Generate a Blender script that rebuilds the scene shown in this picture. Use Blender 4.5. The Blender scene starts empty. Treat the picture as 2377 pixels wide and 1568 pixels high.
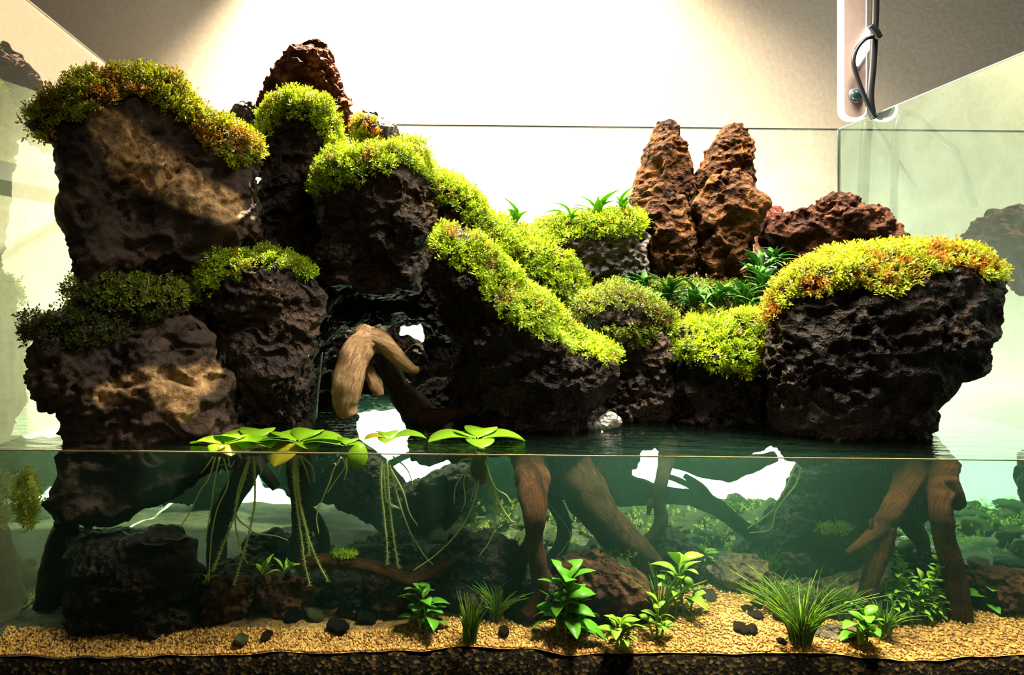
import bpy, math, random
import numpy as np
from mathutils import Vector, Matrix

SC = bpy.context.scene
COL = SC.collection
PI = math.pi

# ------------------------------------------------------------------ camera, world, lights, exposure
F_PX = 1631.0                      # focal length in pixels of the 2377 x 1568 frame
VPX, VPY = 950.0, 715.0            # where the tank's depth lines meet in the photograph
ROLL = math.radians(0.58)
CAM = np.array([0.0, -0.536, 0.112])   # world: x right, y into the tank, z up; water level z = 0, front pane y = 0
CR = np.array([math.cos(ROLL), 0, math.sin(ROLL)])
CU = np.array([-math.sin(ROLL), 0, math.cos(ROLL)])
CF = np.array([0.0, 1.0, 0.0])

cam_data = bpy.data.cameras.new('camera')
cam_data.sensor_width = 36.0
cam_data.lens = F_PX / 2377.0 * 36.0
cam_data.shift_x = (1188.5 - VPX) / 2377.0
cam_data.shift_y = -(784.0 - VPY) / 2377.0
cam_data.clip_start = 0.02
cam_data.clip_end = 50
cam = bpy.data.objects.new('camera', cam_data)
COL.objects.link(cam)
M = Matrix.Identity(4)
for i in range(3):
    M[i][0], M[i][1], M[i][2], M[i][3] = CR[i], CU[i], -CF[i], CAM[i]
cam.matrix_world = M
SC.camera = cam

world = bpy.data.worlds.new('room_air')
SC.world = world
world.use_nodes = True
bg = world.node_tree.nodes['Background']
bg.inputs[0].default_value = (1.0, 0.90, 0.78, 1)
bg.inputs[1].default_value = 0.09


def add_light(name, kind, loc, target, power, color, **kw):
    d = bpy.data.lights.new(name, kind)
    d.energy = power
    d.color = color
    for k, v in kw.items():
        setattr(d, k, v)
    o = bpy.data.objects.new(name, d)
    COL.objects.link(o)
    o.location = loc
    v = Vector(target) - Vector(loc)
    o.rotation_euler = v.to_track_quat('-Z', 'Y').to_euler()
    return o


# the tank's hanging lamp: a long panel above the planting
add_light('tank_lamp_light', 'AREA', (0.37, 0.085, 0.74), (0.33, 0.12, 0.0), 13.5, (1.0, 0.93, 0.80),
          shape='RECTANGLE', size=0.48, size_y=0.08, spread=math.radians(92))
# the spot that throws the bright pool on the wall behind
add_light('wall_spot_light', 'SPOT', (0.0, 0.50, 0.90), (0.085, 0.56, 0.30), 300.0, (1.0, 0.83, 0.57),
          spot_size=math.radians(110), spot_blend=0.50, shadow_soft_size=0.012)
# unseen strip light added behind the tank to whiten the lower wall
add_light('rear_fill_strip', 'AREA', (0.15, 0.515, -0.20), (0.15, 0.575, -0.02), 32.0, (0.92, 1.0, 0.84),
          shape='RECTANGLE', size=1.3, size_y=0.03)
# added unseen fill spot, brightening driftwood and left boulders from the front
add_light('front_fill_light', 'SPOT', (0.30, -0.9, 0.95), (-0.10, 0.08, 0.15), 8.0, (1.0, 0.76, 0.48),
          spot_size=math.radians(24), spot_blend=0.9, shadow_soft_size=0.03)

SC.view_settings.view_transform = 'Standard'
SC.view_settings.look = 'None'
SC.view_settings.gamma = 1.0
SC.view_settings.use_curve_mapping = False
SC.view_settings.exposure = 0.0
SC.cycles.max_bounces = 7
SC.cycles.transparent_max_bounces = 24
SC.cycles.diffuse_bounces = 2
SC.cycles.glossy_bounces = 3
SC.cycles.volume_bounces = 0
SC.cycles.adaptive_threshold = 0.04
SC.cycles.light_sampling_threshold = 0.03
SC.cycles.sample_clamp_indirect = 4.0


def at(px, py, d):
    """point of the place seen at a pixel, at distance d in front of the lens"""
    u = (px - VPX) / F_PX
    v = -(py - VPY) / F_PX
    return CAM + d * (CF + u * CR + v * CU)


def at_arr(p, d):
    u = ((p[:, 0] - VPX) / F_PX)[:, None]
    v = (-(p[:, 1] - VPY) / F_PX)[:, None]
    return CAM[None] + np.asarray(d).reshape(-1, 1) * (CF[None] + u * CR[None] + v * CU[None])


def pix(P):
    q = P - CAM[None]
    d = q @ CF
    return np.stack([VPX + F_PX * (q @ CR) / d, VPY - F_PX * (q @ CU) / d], 1)


def on_plane(px, py, z):
    """point at height z seen at a pixel"""
    u = (px - VPX) / F_PX
    v = -(py - VPY) / F_PX
    r = CF + u * CR + v * CU
    t = (z - CAM[2]) / r[2]
    return CAM + t * r


# ------------------------------------------------------------------ noise (vectorised gradient noise)
_rng = np.random.RandomState(7)
_perm = np.concatenate([_rng.permutation(256)] * 3)
_grad = _rng.normal(size=(256, 3))
_grad /= np.linalg.norm(_grad, axis=1)[:, None]


def noise3(P):
    i = np.floor(P).astype(np.int64)
    f = P - i
    i &= 255
    w = f * f * f * (f * (f * 6 - 15) + 10)
    out = np.zeros(len(P))
    for dx in (0, 1):
        for dy in (0, 1):
            for dz in (0, 1):
                h = _perm[_perm[_perm[(i[:, 0] + dx) & 255] + ((i[:, 1] + dy) & 255)] + ((i[:, 2] + dz) & 255)]
                g = _grad[h]
                v = g[:, 0] * (f[:, 0] - dx) + g[:, 1] * (f[:, 1] - dy) + g[:, 2] * (f[:, 2] - dz)
                wt = (w[:, 0] if dx else 1 - w[:, 0]) * (w[:, 1] if dy else 1 - w[:, 1]) * (w[:, 2] if dz else 1 - w[:, 2])
                out += wt * v
    return out * 1.6


# ------------------------------------------------------------------ materials
MAT = {}


class NT:
    def __init__(self, name):
        self.m = bpy.data.materials.new(name)
        self.m.use_nodes = True
        self.t = self.m.node_tree
        self.t.nodes.clear()
        self.out = self.t.nodes.new('ShaderNodeOutputMaterial')
        MAT[name] = self.m

    def n(self, typ, ins=None, **props):
        nd = self.t.nodes.new('ShaderNode' + typ)
        for k, v in props.items():
            setattr(nd, k, v)
        for k, v in (ins or {}).items():
            s = nd.inputs[k]
            if isinstance(v, bpy.types.NodeSocket):
                self.t.links.new(v, s)
            else:
                s.default_value = v
        return nd

    def coord(self):
        return self.n('TexCoord').outputs['Object']

    def noise(self, scale, detail=4, rough=0.6, vec=None, dist=0.0):
        d = {'Scale': scale, 'Detail': detail, 'Roughness': rough, 'Distortion': dist}
        d['Vector'] = vec if vec is not None else self.coord()
        return self.n('TexNoise', d).outputs[0]

    def ramp(self, fac, stops):
        r = self.n('ValToRGB', {0: fac})
        e = r.color_ramp.elements
        while len(e) < len(stops):
            e.new(0.5)
        for k, (p, c) in enumerate(stops):
            e[k].position = p
            e[k].color = (c[0], c[1], c[2], 1) if not isinstance(c, (int, float)) else (c, c, c, 1)
        return r.outputs[0]

    def mix(self, fac, a, b, mode='MIX'):
        m = self.n('MixRGB', {0: fac, 1: a, 2: b}, blend_type=mode)
        return m.outputs[0]

    def math(self, op, a, b=0.0, clamp=False):
        return self.n('Math', {0: a, 1: b}, operation=op, use_clamp=clamp).outputs[0]

    def bump(self, height, strength, dist):
        return self.n('Bump', {'Height': height, 'Strength': strength, 'Distance': dist}).outputs[0]

    def surf(self, sock):
        self.t.links.new(sock, self.out.inputs['Surface'])
        return self.m


def c4(c):
    return (c[0], c[1], c[2], 1)


def lava(name, dark, mid, light, rough=0.62, wet=0.35, scale=1.0, bump=1.0):
    k = NT(name)
    co = k.coord()
    n1 = k.noise(26 * scale, 3, 0.62, co)
    n2 = k.noise(120 * scale, 3, 0.75, co)
    vor = k.n('TexVoronoi', {'Vector': co, 'Scale': 130 * scale}, feature='F1').outputs[0]
    col = k.ramp(n1, [(0.30, dark), (0.52, mid), (0.72, light)])
    col = k.mix(k.ramp(n2, [(0.40, 0.75), (0.56, 0.0)]), col, c4(dark))
    h = k.math('ADD', k.math('MULTIPLY', vor, 0.9), n2)
    nb = k.bump(h, 1.0 * bump, 0.006)
    b = k.n('BsdfPrincipled', {'Base Color': col, 'Roughness': rough, 'Normal': nb, 'Specular IOR Level': wet})
    return k.surf(b.outputs[0])


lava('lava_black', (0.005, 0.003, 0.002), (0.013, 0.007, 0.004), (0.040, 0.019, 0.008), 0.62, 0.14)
lava('lava_dark', (0.010, 0.006, 0.004), (0.030, 0.017, 0.010), (0.095, 0.048, 0.022), 0.62, 0.16)
lava('lava_grey', (0.035, 0.026, 0.026), (0.085, 0.062, 0.057), (0.19, 0.135, 0.12))
lava('lava_red', (0.035, 0.012, 0.009), (0.16, 0.044, 0.026), (0.34, 0.10, 0.055), 0.8, 0.08)
lava('lava_rust', (0.014, 0.006, 0.003), (0.085, 0.032, 0.010), (0.21, 0.080, 0.017), 0.8, 0.08)
lava('lava_plum', (0.013, 0.005, 0.003), (0.062, 0.021, 0.010), (0.135, 0.048, 0.020), 0.8, 0.08)
lava('stone_algae', (0.05, 0.06, 0.016), (0.20, 0.21, 0.06), (0.52, 0.48, 0.15))
lava('stone_brown', (0.030, 0.016, 0.008), (0.120, 0.062, 0.024), (0.30, 0.17, 0.06))
lava('stone_pale', (0.20, 0.17, 0.13), (0.42, 0.37, 0.30), (0.80, 0.75, 0.66), 0.5, 0.5, 2.0)


def lava_tan():
    """dark stone with a weathered tan flank"""
    k = NT('lava_tan')
    co = k.coord()
    geo = k.n('NewGeometry')
    n1 = k.noise(22, 6, 0.65, co, 0.6)
    n2 = k.noise(130, 5, 0.7, co)
    vor = k.n('TexVoronoi', {'Vector': co, 'Scale': 80}, feature='F1').outputs[0]
    dark = k.ramp(n1, [(0.30, (0.012, 0.008, 0.006)), (0.55, (0.040, 0.024, 0.015)), (0.75, (0.10, 0.060, 0.034))])
    tan = k.ramp(n2, [(0.30, (0.05, 0.03, 0.016)), (0.5, (0.32, 0.18, 0.075)), (0.72, (0.66, 0.42, 0.18))])
    at_ = k.n('Attribute', attribute_name='tan')
    msk = k.math('MULTIPLY', at_.outputs['Fac'], k.ramp(n1, [(0.36, 0.0), (0.52, 1.0)]))
    col = k.mix(msk, dark, tan)
    nb = k.bump(k.math('ADD', n2, k.math('MULTIPLY', vor, 0.8)), 0.9, 0.004)
    b = k.n('BsdfPrincipled', {'Base Color': col, 'Roughness': 0.6, 'Normal': nb, 'Specular IOR Level': 0.14})
    return k.surf(b.outputs[0])


lava_tan()


def wood(name, dark, light, rough=0.6, stretch=9.0):
    k = NT(name)
    uv = k.n('TexCoord').outputs['UV']
    mp = k.n('Mapping', {'Vector': uv, 'Scale': (14.0, stretch * 0.5, 1)}).outputs[0]
    n1 = k.noise(2.2, 6, 0.7, mp, 0.8)
    n2 = k.noise(60, 4, 0.6)
    col = k.ramp(n1, [(0.30, dark), (0.70, light)])
    col = k.mix(k.ramp(n2, [(0.35, 0.6), (0.6, 0.0)]), col, c4([v * 0.45 for v in dark]))
    nb = k.bump(k.math('ADD', n1, k.math('MULTIPLY', n2, 0.5)), 1.0, 0.0045)
    b = k.n('BsdfPrincipled', {'Base Color': col, 'Roughness': 0.75, 'Normal': nb, 'Specular IOR Level': 0.12})
    return k.surf(b.outputs[0])


wood('wood_dry', (0.30, 0.15, 0.06), (0.78, 0.50, 0.25))
wood('wood_red', (0.045, 0.014, 0.004), (0.19, 0.062, 0.015))
wood('wood_dark', (0.020, 0.013, 0.008), (0.075, 0.046, 0.022), 0.5)
wood('wood_brown', (0.024, 0.010, 0.004), (0.10, 0.042, 0.013))


def leafy(name, a, b, c=None, scale=60, trans=0.45, rough=0.5, spread=(0.36, 0.64)):
    k = NT(name)
    n1 = k.noise(scale, 3, 0.6)
    stops = [(spread[0], a), (spread[1], b)]
    if c:
        stops = [(spread[0] - 0.06, c), (0.5 * (spread[0] + spread[1]) - 0.04, a), (spread[1], b)]
    col = k.ramp(n1, stops)
    p = k.n('BsdfPrincipled', {'Base Color': col, 'Roughness': rough, 'Specular IOR Level': 0.3})
    t = k.n('BsdfTranslucent', {'Color': col})
    m = k.n('MixShader', {0: trans, 1: p.outputs[0], 2: t.outputs[0]})
    return k.surf(m.outputs[0])


leafy('moss_bright', (0.20, 0.31, 0.008), (0.36, 0.45, 0.010), (0.26, 0.14, 0.008), 38)
leafy('moss_gold', (0.24, 0.29, 0.008), (0.40, 0.41, 0.012), (0.30, 0.115, 0.008), 34, spread=(0.44, 0.66))
leafy('moss_olive', (0.10, 0.14, 0.010), (0.24, 0.28, 0.018), (0.16, 0.08, 0.010), 38)
leafy('moss_dark', (0.035, 0.045, 0.006), (0.10, 0.12, 0.010), (0.07, 0.035, 0.006), 38)
leafy('leaf_green', (0.10, 0.33, 0.018), (0.24, 0.52, 0.035), None, 40, 0.4, 0.35)
leafy('leaf_lime', (0.30, 0.52, 0.025), (0.45, 0.62, 0.05), None, 50, 0.45, 0.4)
leafy('leaf_deep', (0.025, 0.12, 0.014), (0.10, 0.28, 0.045), None, 50, 0.3, 0.25)
leafy('leaf_float', (0.22, 0.48, 0.015), (0.38, 0.62, 0.025), None, 30, 0.5, 0.35)
leafy('leaf_yellow', (0.45, 0.38, 0.02), (0.55, 0.46, 0.03), None, 50, 0.5, 0.35)
leafy('root_pale', (0.62, 0.66, 0.20), (0.78, 0.80, 0.32), None, 60, 0.5, 0.5)
leafy('grass_green', (0.09, 0.20, 0.012), (0.26, 0.36, 0.03), None, 80, 0.35, 0.5)
leafy('algae_gold', (0.50, 0.52, 0.06), (0.75, 0.72, 0.16), (0.26, 0.26, 0.04), 60, 0.6)


def plain(name, col, rough=0.5, metal=0.0, bump=0.0, scale=80, spec=0.5):
    k = NT(name)
    n1 = k.noise(scale, 4, 0.6)
    cc = k.mix(k.ramp(n1, [(0.3, 0.0), (0.7, 1.0)]), c4([v * 0.85 for v in col]), c4(col))
    ins = {'Base Color': cc, 'Roughness': rough, 'Metallic': metal, 'Specular IOR Level': spec}
    if bump:
        ins['Normal'] = k.bump(n1, bump, 0.002)
    b = k.n('BsdfPrincipled', ins)
    return k.surf(b.outputs[0])


plain('wall_paint', (0.68, 0.56, 0.47), 0.85, 0, 0.10, 140)
plain('wall_cream', (0.72, 0.68, 0.52), 0.85, 0, 0.2, 120)
plain('batten_grey', (0.42, 0.42, 0.38), 0.7)
plain('cable_black', (0.008, 0.008, 0.010), 0.35)
plain('bracket_face', (0.42, 0.30, 0.26), 0.5)
plain('hose_grey', (0.012, 0.016, 0.016), 0.35)
plain('silicone', (0.20, 0.22, 0.18), 0.4)
plain('table_dark', (0.05, 0.04, 0.035), 0.6)
plain('knob_dark', (0.012, 0.03, 0.035), 0.2)
plain('knob_ring', (0.55, 0.55, 0.56), 0.3, 0.6)


def emit(name, col, s):
    k = NT(name)
    e = k.n('Emission', {'Color': c4(col), 'Strength': s})
    return k.surf(e.outputs[0])


emit('lamp_rim_glow', (0.96, 0.96, 1.0), 4.0)


def glass(name, haze, gloss, wet_gloss, haze_col, stain=0.0, tint=(0.93, 0.97, 0.94), gcol=(0.92, 0.97, 0.93)):
    """a pane: see-through, a little lime-scaled, mirroring more below the water line (total reflection)"""
    k = NT(name)
    tr = k.n('BsdfTransparent', {'Color': c4(tint)})
    gl = k.n('BsdfGlossy', {'Color': c4(gcol), 'Roughness': 0.015})
    df = k.n('BsdfDiffuse', {'Color': c4(haze_col)})
    tl = k.n('BsdfTranslucent', {'Color': c4(haze_col)})
    hz = k.n('MixShader', {0: 0.5, 1: df.outputs[0], 2: tl.outputs[0]})
    fr = k.n('Fresnel', {'IOR': 1.45}).outputs[0]
    if stain:
        nn = k.ramp(k.noise(14, 3, 0.7, None, 0.8), [(0.40, 0.35), (0.64, 1.0)])
        hfac = k.math('MULTIPLY', nn, haze)
    else:
        hfac = haze
    if wet_gloss:
        pos = k.n('NewGeometry').outputs['Position']
        z = k.n('SeparateXYZ', {0: pos}).outputs[2]
        below = k.math('LESS_THAN', z, 0.0)
        g = k.math('ADD', gloss, k.math('MULTIPLY', below, wet_gloss), True)
        hfac = k.math('MULTIPLY', hfac, k.math('SUBTRACT', 1.0, k.math('MULTIPLY', below, 0.7)))
    else:
        g = k.math('MULTIPLY', fr, gloss, True)
    m1 = k.n('MixShader', {0: hfac, 1: tr.outputs[0], 2: hz.outputs[0]})
    m2 = k.n('MixShader', {0: g, 1: m1.outputs[0], 2: gl.outputs[0]})
    return k.surf(m2.outputs[0])


k_ = NT('glass_front')
k_.surf(k_.n('BsdfTransparent', {'Color': (0.97, 0.99, 0.97, 1)}).outputs[0])
glass('glass_back', 0.20, 0.6, 0, (0.72, 0.86, 0.82), 1.0)
glass('glass_side', 0.24, 0.32, 0.56, (0.58, 0.68, 0.62), 1.0, (0.72, 0.82, 0.77))
glass('glass_side_mirror', 0.14, 0.45, 0.45, (0.50, 0.66, 0.62), 1.0, (0.34, 0.45, 0.42), (0.50, 0.68, 0.62))


def water_mat():
    k = NT('water')
    geo = k.n('NewGeometry')
    nz = k.n('SeparateXYZ', {0: geo.outputs['True Normal']}).outputs[2]
    up = k.math('GREATER_THAN', k.math('ABSOLUTE', nz), 0.5)
    w1 = k.noise(55, 3, 0.5, k.n('Mapping', {'Vector': k.coord(), 'Scale': (0.55, 1.3, 1)}).outputs[0])
    nb = k.bump(w1, 0.42, 0.007)
    fr = k.n('Fresnel', {'IOR': 1.33, 'Normal': nb}).outputs[0]
    tr = k.n('BsdfTransparent', {'Color': (0.96, 0.99, 0.96, 1)})
    gl = k.n('BsdfGlossy', {'Color': (1, 1, 1, 1), 'Roughness': 0.01, 'Normal': nb})
    m = k.n('MixShader', {0: k.math('MULTIPLY', fr, up), 1: tr.outputs[0], 2: gl.outputs[0]})
    k.surf(m.outputs[0])
    v = k.n('VolumeScatter', {'Color': (0.34, 0.84, 0.58, 1), 'Density': 0.85, 'Anisotropy': 0.5})
    ab = k.n('VolumeAbsorption', {'Color': (0.14, 0.74, 0.48, 1), 'Density': 2.0})
    ad = k.n('AddShader', {0: v.outputs[0], 1: ab.outputs[0]})
    k.t.links.new(ad.outputs[0], k.out.inputs['Volume'])


water_mat()


def sand_mat():
    k = NT('sand')
    co = k.coord()
    vor = k.n('TexVoronoi', {'Vector': co, 'Scale': 420})
    col = k.ramp(k.n('SeparateXYZ', {0: vor.outputs['Color']}).outputs[0],
                 [(0.0, (0.24, 0.085, 0.012)), (0.45, (0.44, 0.175, 0.024)), (0.9, (0.64, 0.31, 0.06))])
    big = k.ramp(k.noise(18, 4, 0.6, co), [(0.4, (0.62, 0.55, 0.45)), (0.62, (1, 1, 1))])
    col = k.mix(1.0, col, big, 'MULTIPLY')
    sp = k.n('SeparateXYZ', {0: co})
    edge = k.math('ADD', k.math('SUBTRACT', sp.outputs[1], k.math('MULTIPLY', k.math('MINIMUM', sp.outputs[0], 0.33), 0.28)), k.math('MULTIPLY', k.noise(16, 3, 0.6, co), 0.12))
    dark_bed = k.ramp(k.noise(90, 3, 0.6, co), [(0.35, (0.012, 0.012, 0.006)), (0.65, (0.07, 0.06, 0.022))])
    col = k.mix(k.ramp(edge, [(0.10, 0.0), (0.15, 1.0)]), col, dark_bed)  # bed colour turns darker towards the back and left
    nb = k.bump(vor.outputs[0], 0.8, 0.0015)
    b = k.n('BsdfPrincipled', {'Base Color': col, 'Roughness': 0.7, 'Normal': nb})
    k.surf(b.outputs[0])
    k = NT('grain')
    rnd = k.n('NewGeometry').outputs['Random Per Island']
    col = k.ramp(rnd, [(0.0, (0.16, 0.05, 0.009)), (0.12, (0.34, 0.125, 0.016)), (0.55, (0.50, 0.21, 0.030)), (0.95, (0.76, 0.42, 0.10))])
    b = k.n('BsdfPrincipled', {'Base Color': col, 'Roughness': 0.55})
    k.surf(b.outputs[0])
    k = NT('soil')
    vor = k.n('TexVoronoi', {'Vector': k.coord(), 'Scale': 380})
    col = k.ramp(k.n('SeparateXYZ', {0: vor.outputs['Color']}).outputs[0],
                 [(0.0, (0.003, 0.002, 0.001)), (0.7, (0.012, 0.006, 0.003)), (0.97, (0.09, 0.045, 0.014))])
    b = k.n('BsdfPrincipled', {'Base Color': col, 'Roughness': 0.9, 'Specular IOR Level': 0.08, 'Normal': k.bump(vor.outputs[0], 0.8, 0.0015)})
    k.surf(b.outputs[0])


sand_mat()


def trickle_mat():
    k = NT('trickle')
    tr = k.n('BsdfTransparent', {'Color': (0.97, 1, 1, 1)})
    gl = k.n('BsdfGlossy', {'Roughness': 0.08})
    m = k.n('MixShader', {0: 0.35, 1: tr.outputs[0], 2: gl.outputs[0]})
    k.surf(m.outputs[0])


trickle_mat()


# ------------------------------------------------------------------ mesh helpers
def mesh_from(name, V, Fq, mat, uv=None, smooth=True):
    """V (n,3) float array; Fq list of faces or an (m,k) int array"""
    me = bpy.data.meshes.new(name)
    V = np.asarray(V, dtype=np.float32)
    if isinstance(Fq, np.ndarray):
        m, kk = Fq.shape
        me.vertices.add(len(V))
        me.vertices.foreach_set('co', V.ravel())
        me.loops.add(m * kk)
        me.loops.foreach_set('vertex_index', Fq.astype(np.int32).ravel())
        me.polygons.add(m)
        me.polygons.foreach_set('loop_start', np.arange(0, m * kk, kk, dtype=np.int32))
        me.polygons.foreach_set('loop_total', np.full(m, kk, dtype=np.int32))
        me.update(calc_edges=True)
    else:
        me.from_pydata([tuple(map(float, v)) for v in V], [], Fq)
        me.update()
    if uv is not None:
        l = me.uv_layers.new(name='UVMap')
        vi = np.zeros(len(me.loops), dtype=np.int32)
        me.loops.foreach_get('vertex_index', vi)
        l.data.foreach_set('uv', np.asarray(uv, dtype=np.float32)[vi].ravel())
    if smooth:
        me.polygons.foreach_set('use_smooth', np.ones(len(me.polygons), dtype=bool))
    if mat:
        me.materials.append(MAT[mat])
    me.validate()
    return me


def link(name, me, parent=None, label=None, cat=None, group=None, kind=None, loc=None):
    o = bpy.data.objects.new(name, me)
    COL.objects.link(o)
    if loc is not None:
        o.location = loc
    if parent is not None:
        o.parent = parent
    for k, v in (('label', label), ('category', cat), ('group', group), ('kind', kind)):
        if v:
            o[k] = v
    return o


def box_mesh(name, lo, hi, mat):
    x0, y0, z0 = lo
    x1, y1, z1 = hi
    V = [(x0, y0, z0), (x1, y0, z0), (x1, y1, z0), (x0, y1, z0), (x0, y0, z1), (x1, y0, z1), (x1, y1, z1), (x0, y1, z1)]
    Fc = [(3, 2, 1, 0), (4, 5, 6, 7), (0, 1, 5, 4), (1, 2, 6, 5), (2, 3, 7, 6), (3, 0, 4, 7)]
    return mesh_from(name, V, Fc, mat, smooth=False)


def catmull(pts, n):
    P = np.asarray(pts, dtype=float)
    P = np.vstack([2 * P[0] - P[1], P, 2 * P[-1] - P[-2]])
    out = []
    for i in range(1, len(P) - 2):
        t = np.linspace(0, 1, n, endpoint=False)[:, None]
        p0, p1, p2, p3 = P[i - 1], P[i], P[i + 1], P[i + 2]
        out.append(0.5 * ((2 * p1) + (-p0 + p2) * t + (2 * p0 - 5 * p1 + 4 * p2 - p3) * t ** 2 + (-p0 + 3 * p1 - 3 * p2 + p3) * t ** 3))
    out.append(P[-2][None])
    return np.vstack(out)


def tube_arrays(C, R, sides=12, bumpy=0.0, seed=0, ridges=0.0):
    """C (n,3) centre line, R (n,) radii -> verts, quads, uv"""
    n = len(C)
    T = np.gradient(C, axis=0)
    T /= np.linalg.norm(T, axis=1)[:, None] + 1e-12
    up = np.array([0.31, 0.87, 0.38])
    A = np.cross(T, up[None])
    A /= np.linalg.norm(A, axis=1)[:, None] + 1e-12
    B = np.cross(T, A)
    th = np.linspace(0, 2 * PI, sides, endpoint=False)
    ca, sa = np.cos(th), np.sin(th)
    D = A[:, None, :] * ca[None, :, None] + B[:, None, :] * sa[None, :, None]
    rr = np.repeat(R[:, None], sides, 1)
    if bumpy:
        Q = (C[:, None, :] + D * rr[..., None]).reshape(-1, 3)
        nz = noise3(Q * 55 + seed * 3.1) + 0.5 * noise3(Q * 130 + seed)
        rr = rr * (1 + bumpy * nz.reshape(n, sides))
    if ridges:
        s = np.linspace(0, 4, n)[:, None]
        Q = np.stack([np.repeat(ca[None], n, 0) * 2.2, np.repeat(sa[None], n, 0) * 2.2, np.repeat(s * 0.6 + seed, sides, 1)], -1).reshape(-1, 3)
        rr = rr * (1 + ridges * noise3(Q).reshape(n, sides))
    V = (C[:, None, :] + D * rr[..., None]).reshape(-1, 3)
    idx = np.arange(n * sides).reshape(n, sides)
    q = np.stack([idx[:-1], np.roll(idx, -1, 1)[:-1], np.roll(idx, -1, 1)[1:], idx[1:]], -1).reshape(-1, 4)
    L = np.concatenate([[0], np.cumsum(np.linalg.norm(np.diff(C, axis=0), axis=1))])
    uv = np.stack([np.repeat((np.arange(sides) / sides)[None], n, 0), np.repeat(L[:, None] * 12, sides, 1)], -1).reshape(-1, 2)
    # end caps: a centre vertex each, as degenerate quads
    c0, c1 = len(V), len(V) + 1
    V = np.vstack([V, C[0] - T[0] * R[0] * 0.25, C[-1] + T[-1] * R[-1] * 0.25])
    uv = np.vstack([uv, [0.5, 0], [0.5, L[-1] * 12]])
    i0, i1 = idx[0], idx[-1]
    cap = [(int(i0[(k + 1) % sides]), int(i0[k]), c0) for k in range(sides)] + [(int(i1[k]), int(i1[(k + 1) % sides]), c1) for k in range(sides)]
    return V, q, cap, uv


def tube_mesh(name, C, R, mat, sides=12, bumpy=0.0, seed=0, ridges=0.0):
    V, q, cap, uv = tube_arrays(np.asarray(C), np.asarray(R), sides, bumpy, seed, ridges)
    return mesh_from(name, V, [tuple(map(int, f)) for f in q] + cap, mat, uv)


def px_path(pts, d, n=8):
    """pts: (px, py, radius px[, d]) -> centre line and radii in metres"""
    P = np.array([(p[0], p[1], p[2], p[3] if len(p) > 3 else d) for p in pts], dtype=float)
    S = catmull(P, n)
    C = at_arr(S[:, :2], S[:, 3])
    R = np.maximum(S[:, 2], 0.3) * S[:, 3] / F_PX
    return C, R


# ------------------------------------------------------------------ rocks
def ray_radius(poly, c, th):
    P = np.asarray(poly, dtype=float) - np.asarray(c)[None]
    Q = np.roll(P, -1, 0)
    out = np.zeros(len(th))
    for i, a in enumerate(th):
        dx, dy = math.cos(a), math.sin(a)
        ex, ey = Q[:, 0] - P[:, 0], Q[:, 1] - P[:, 1]
        den = dx * ey - dy * ex
        den = np.where(np.abs(den) < 1e-9, 1e-9, den)
        t = (P[:, 0] * ey - P[:, 1] * ex) / den
        s = (P[:, 0] * dy - P[:, 1] * dx) / den
        ok = (t > 0) & (s >= -1e-6) & (s <= 1 + 1e-6)
        out[i] = t[ok].max() if ok.any() else 5
    return out


ROCKS = {}


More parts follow.
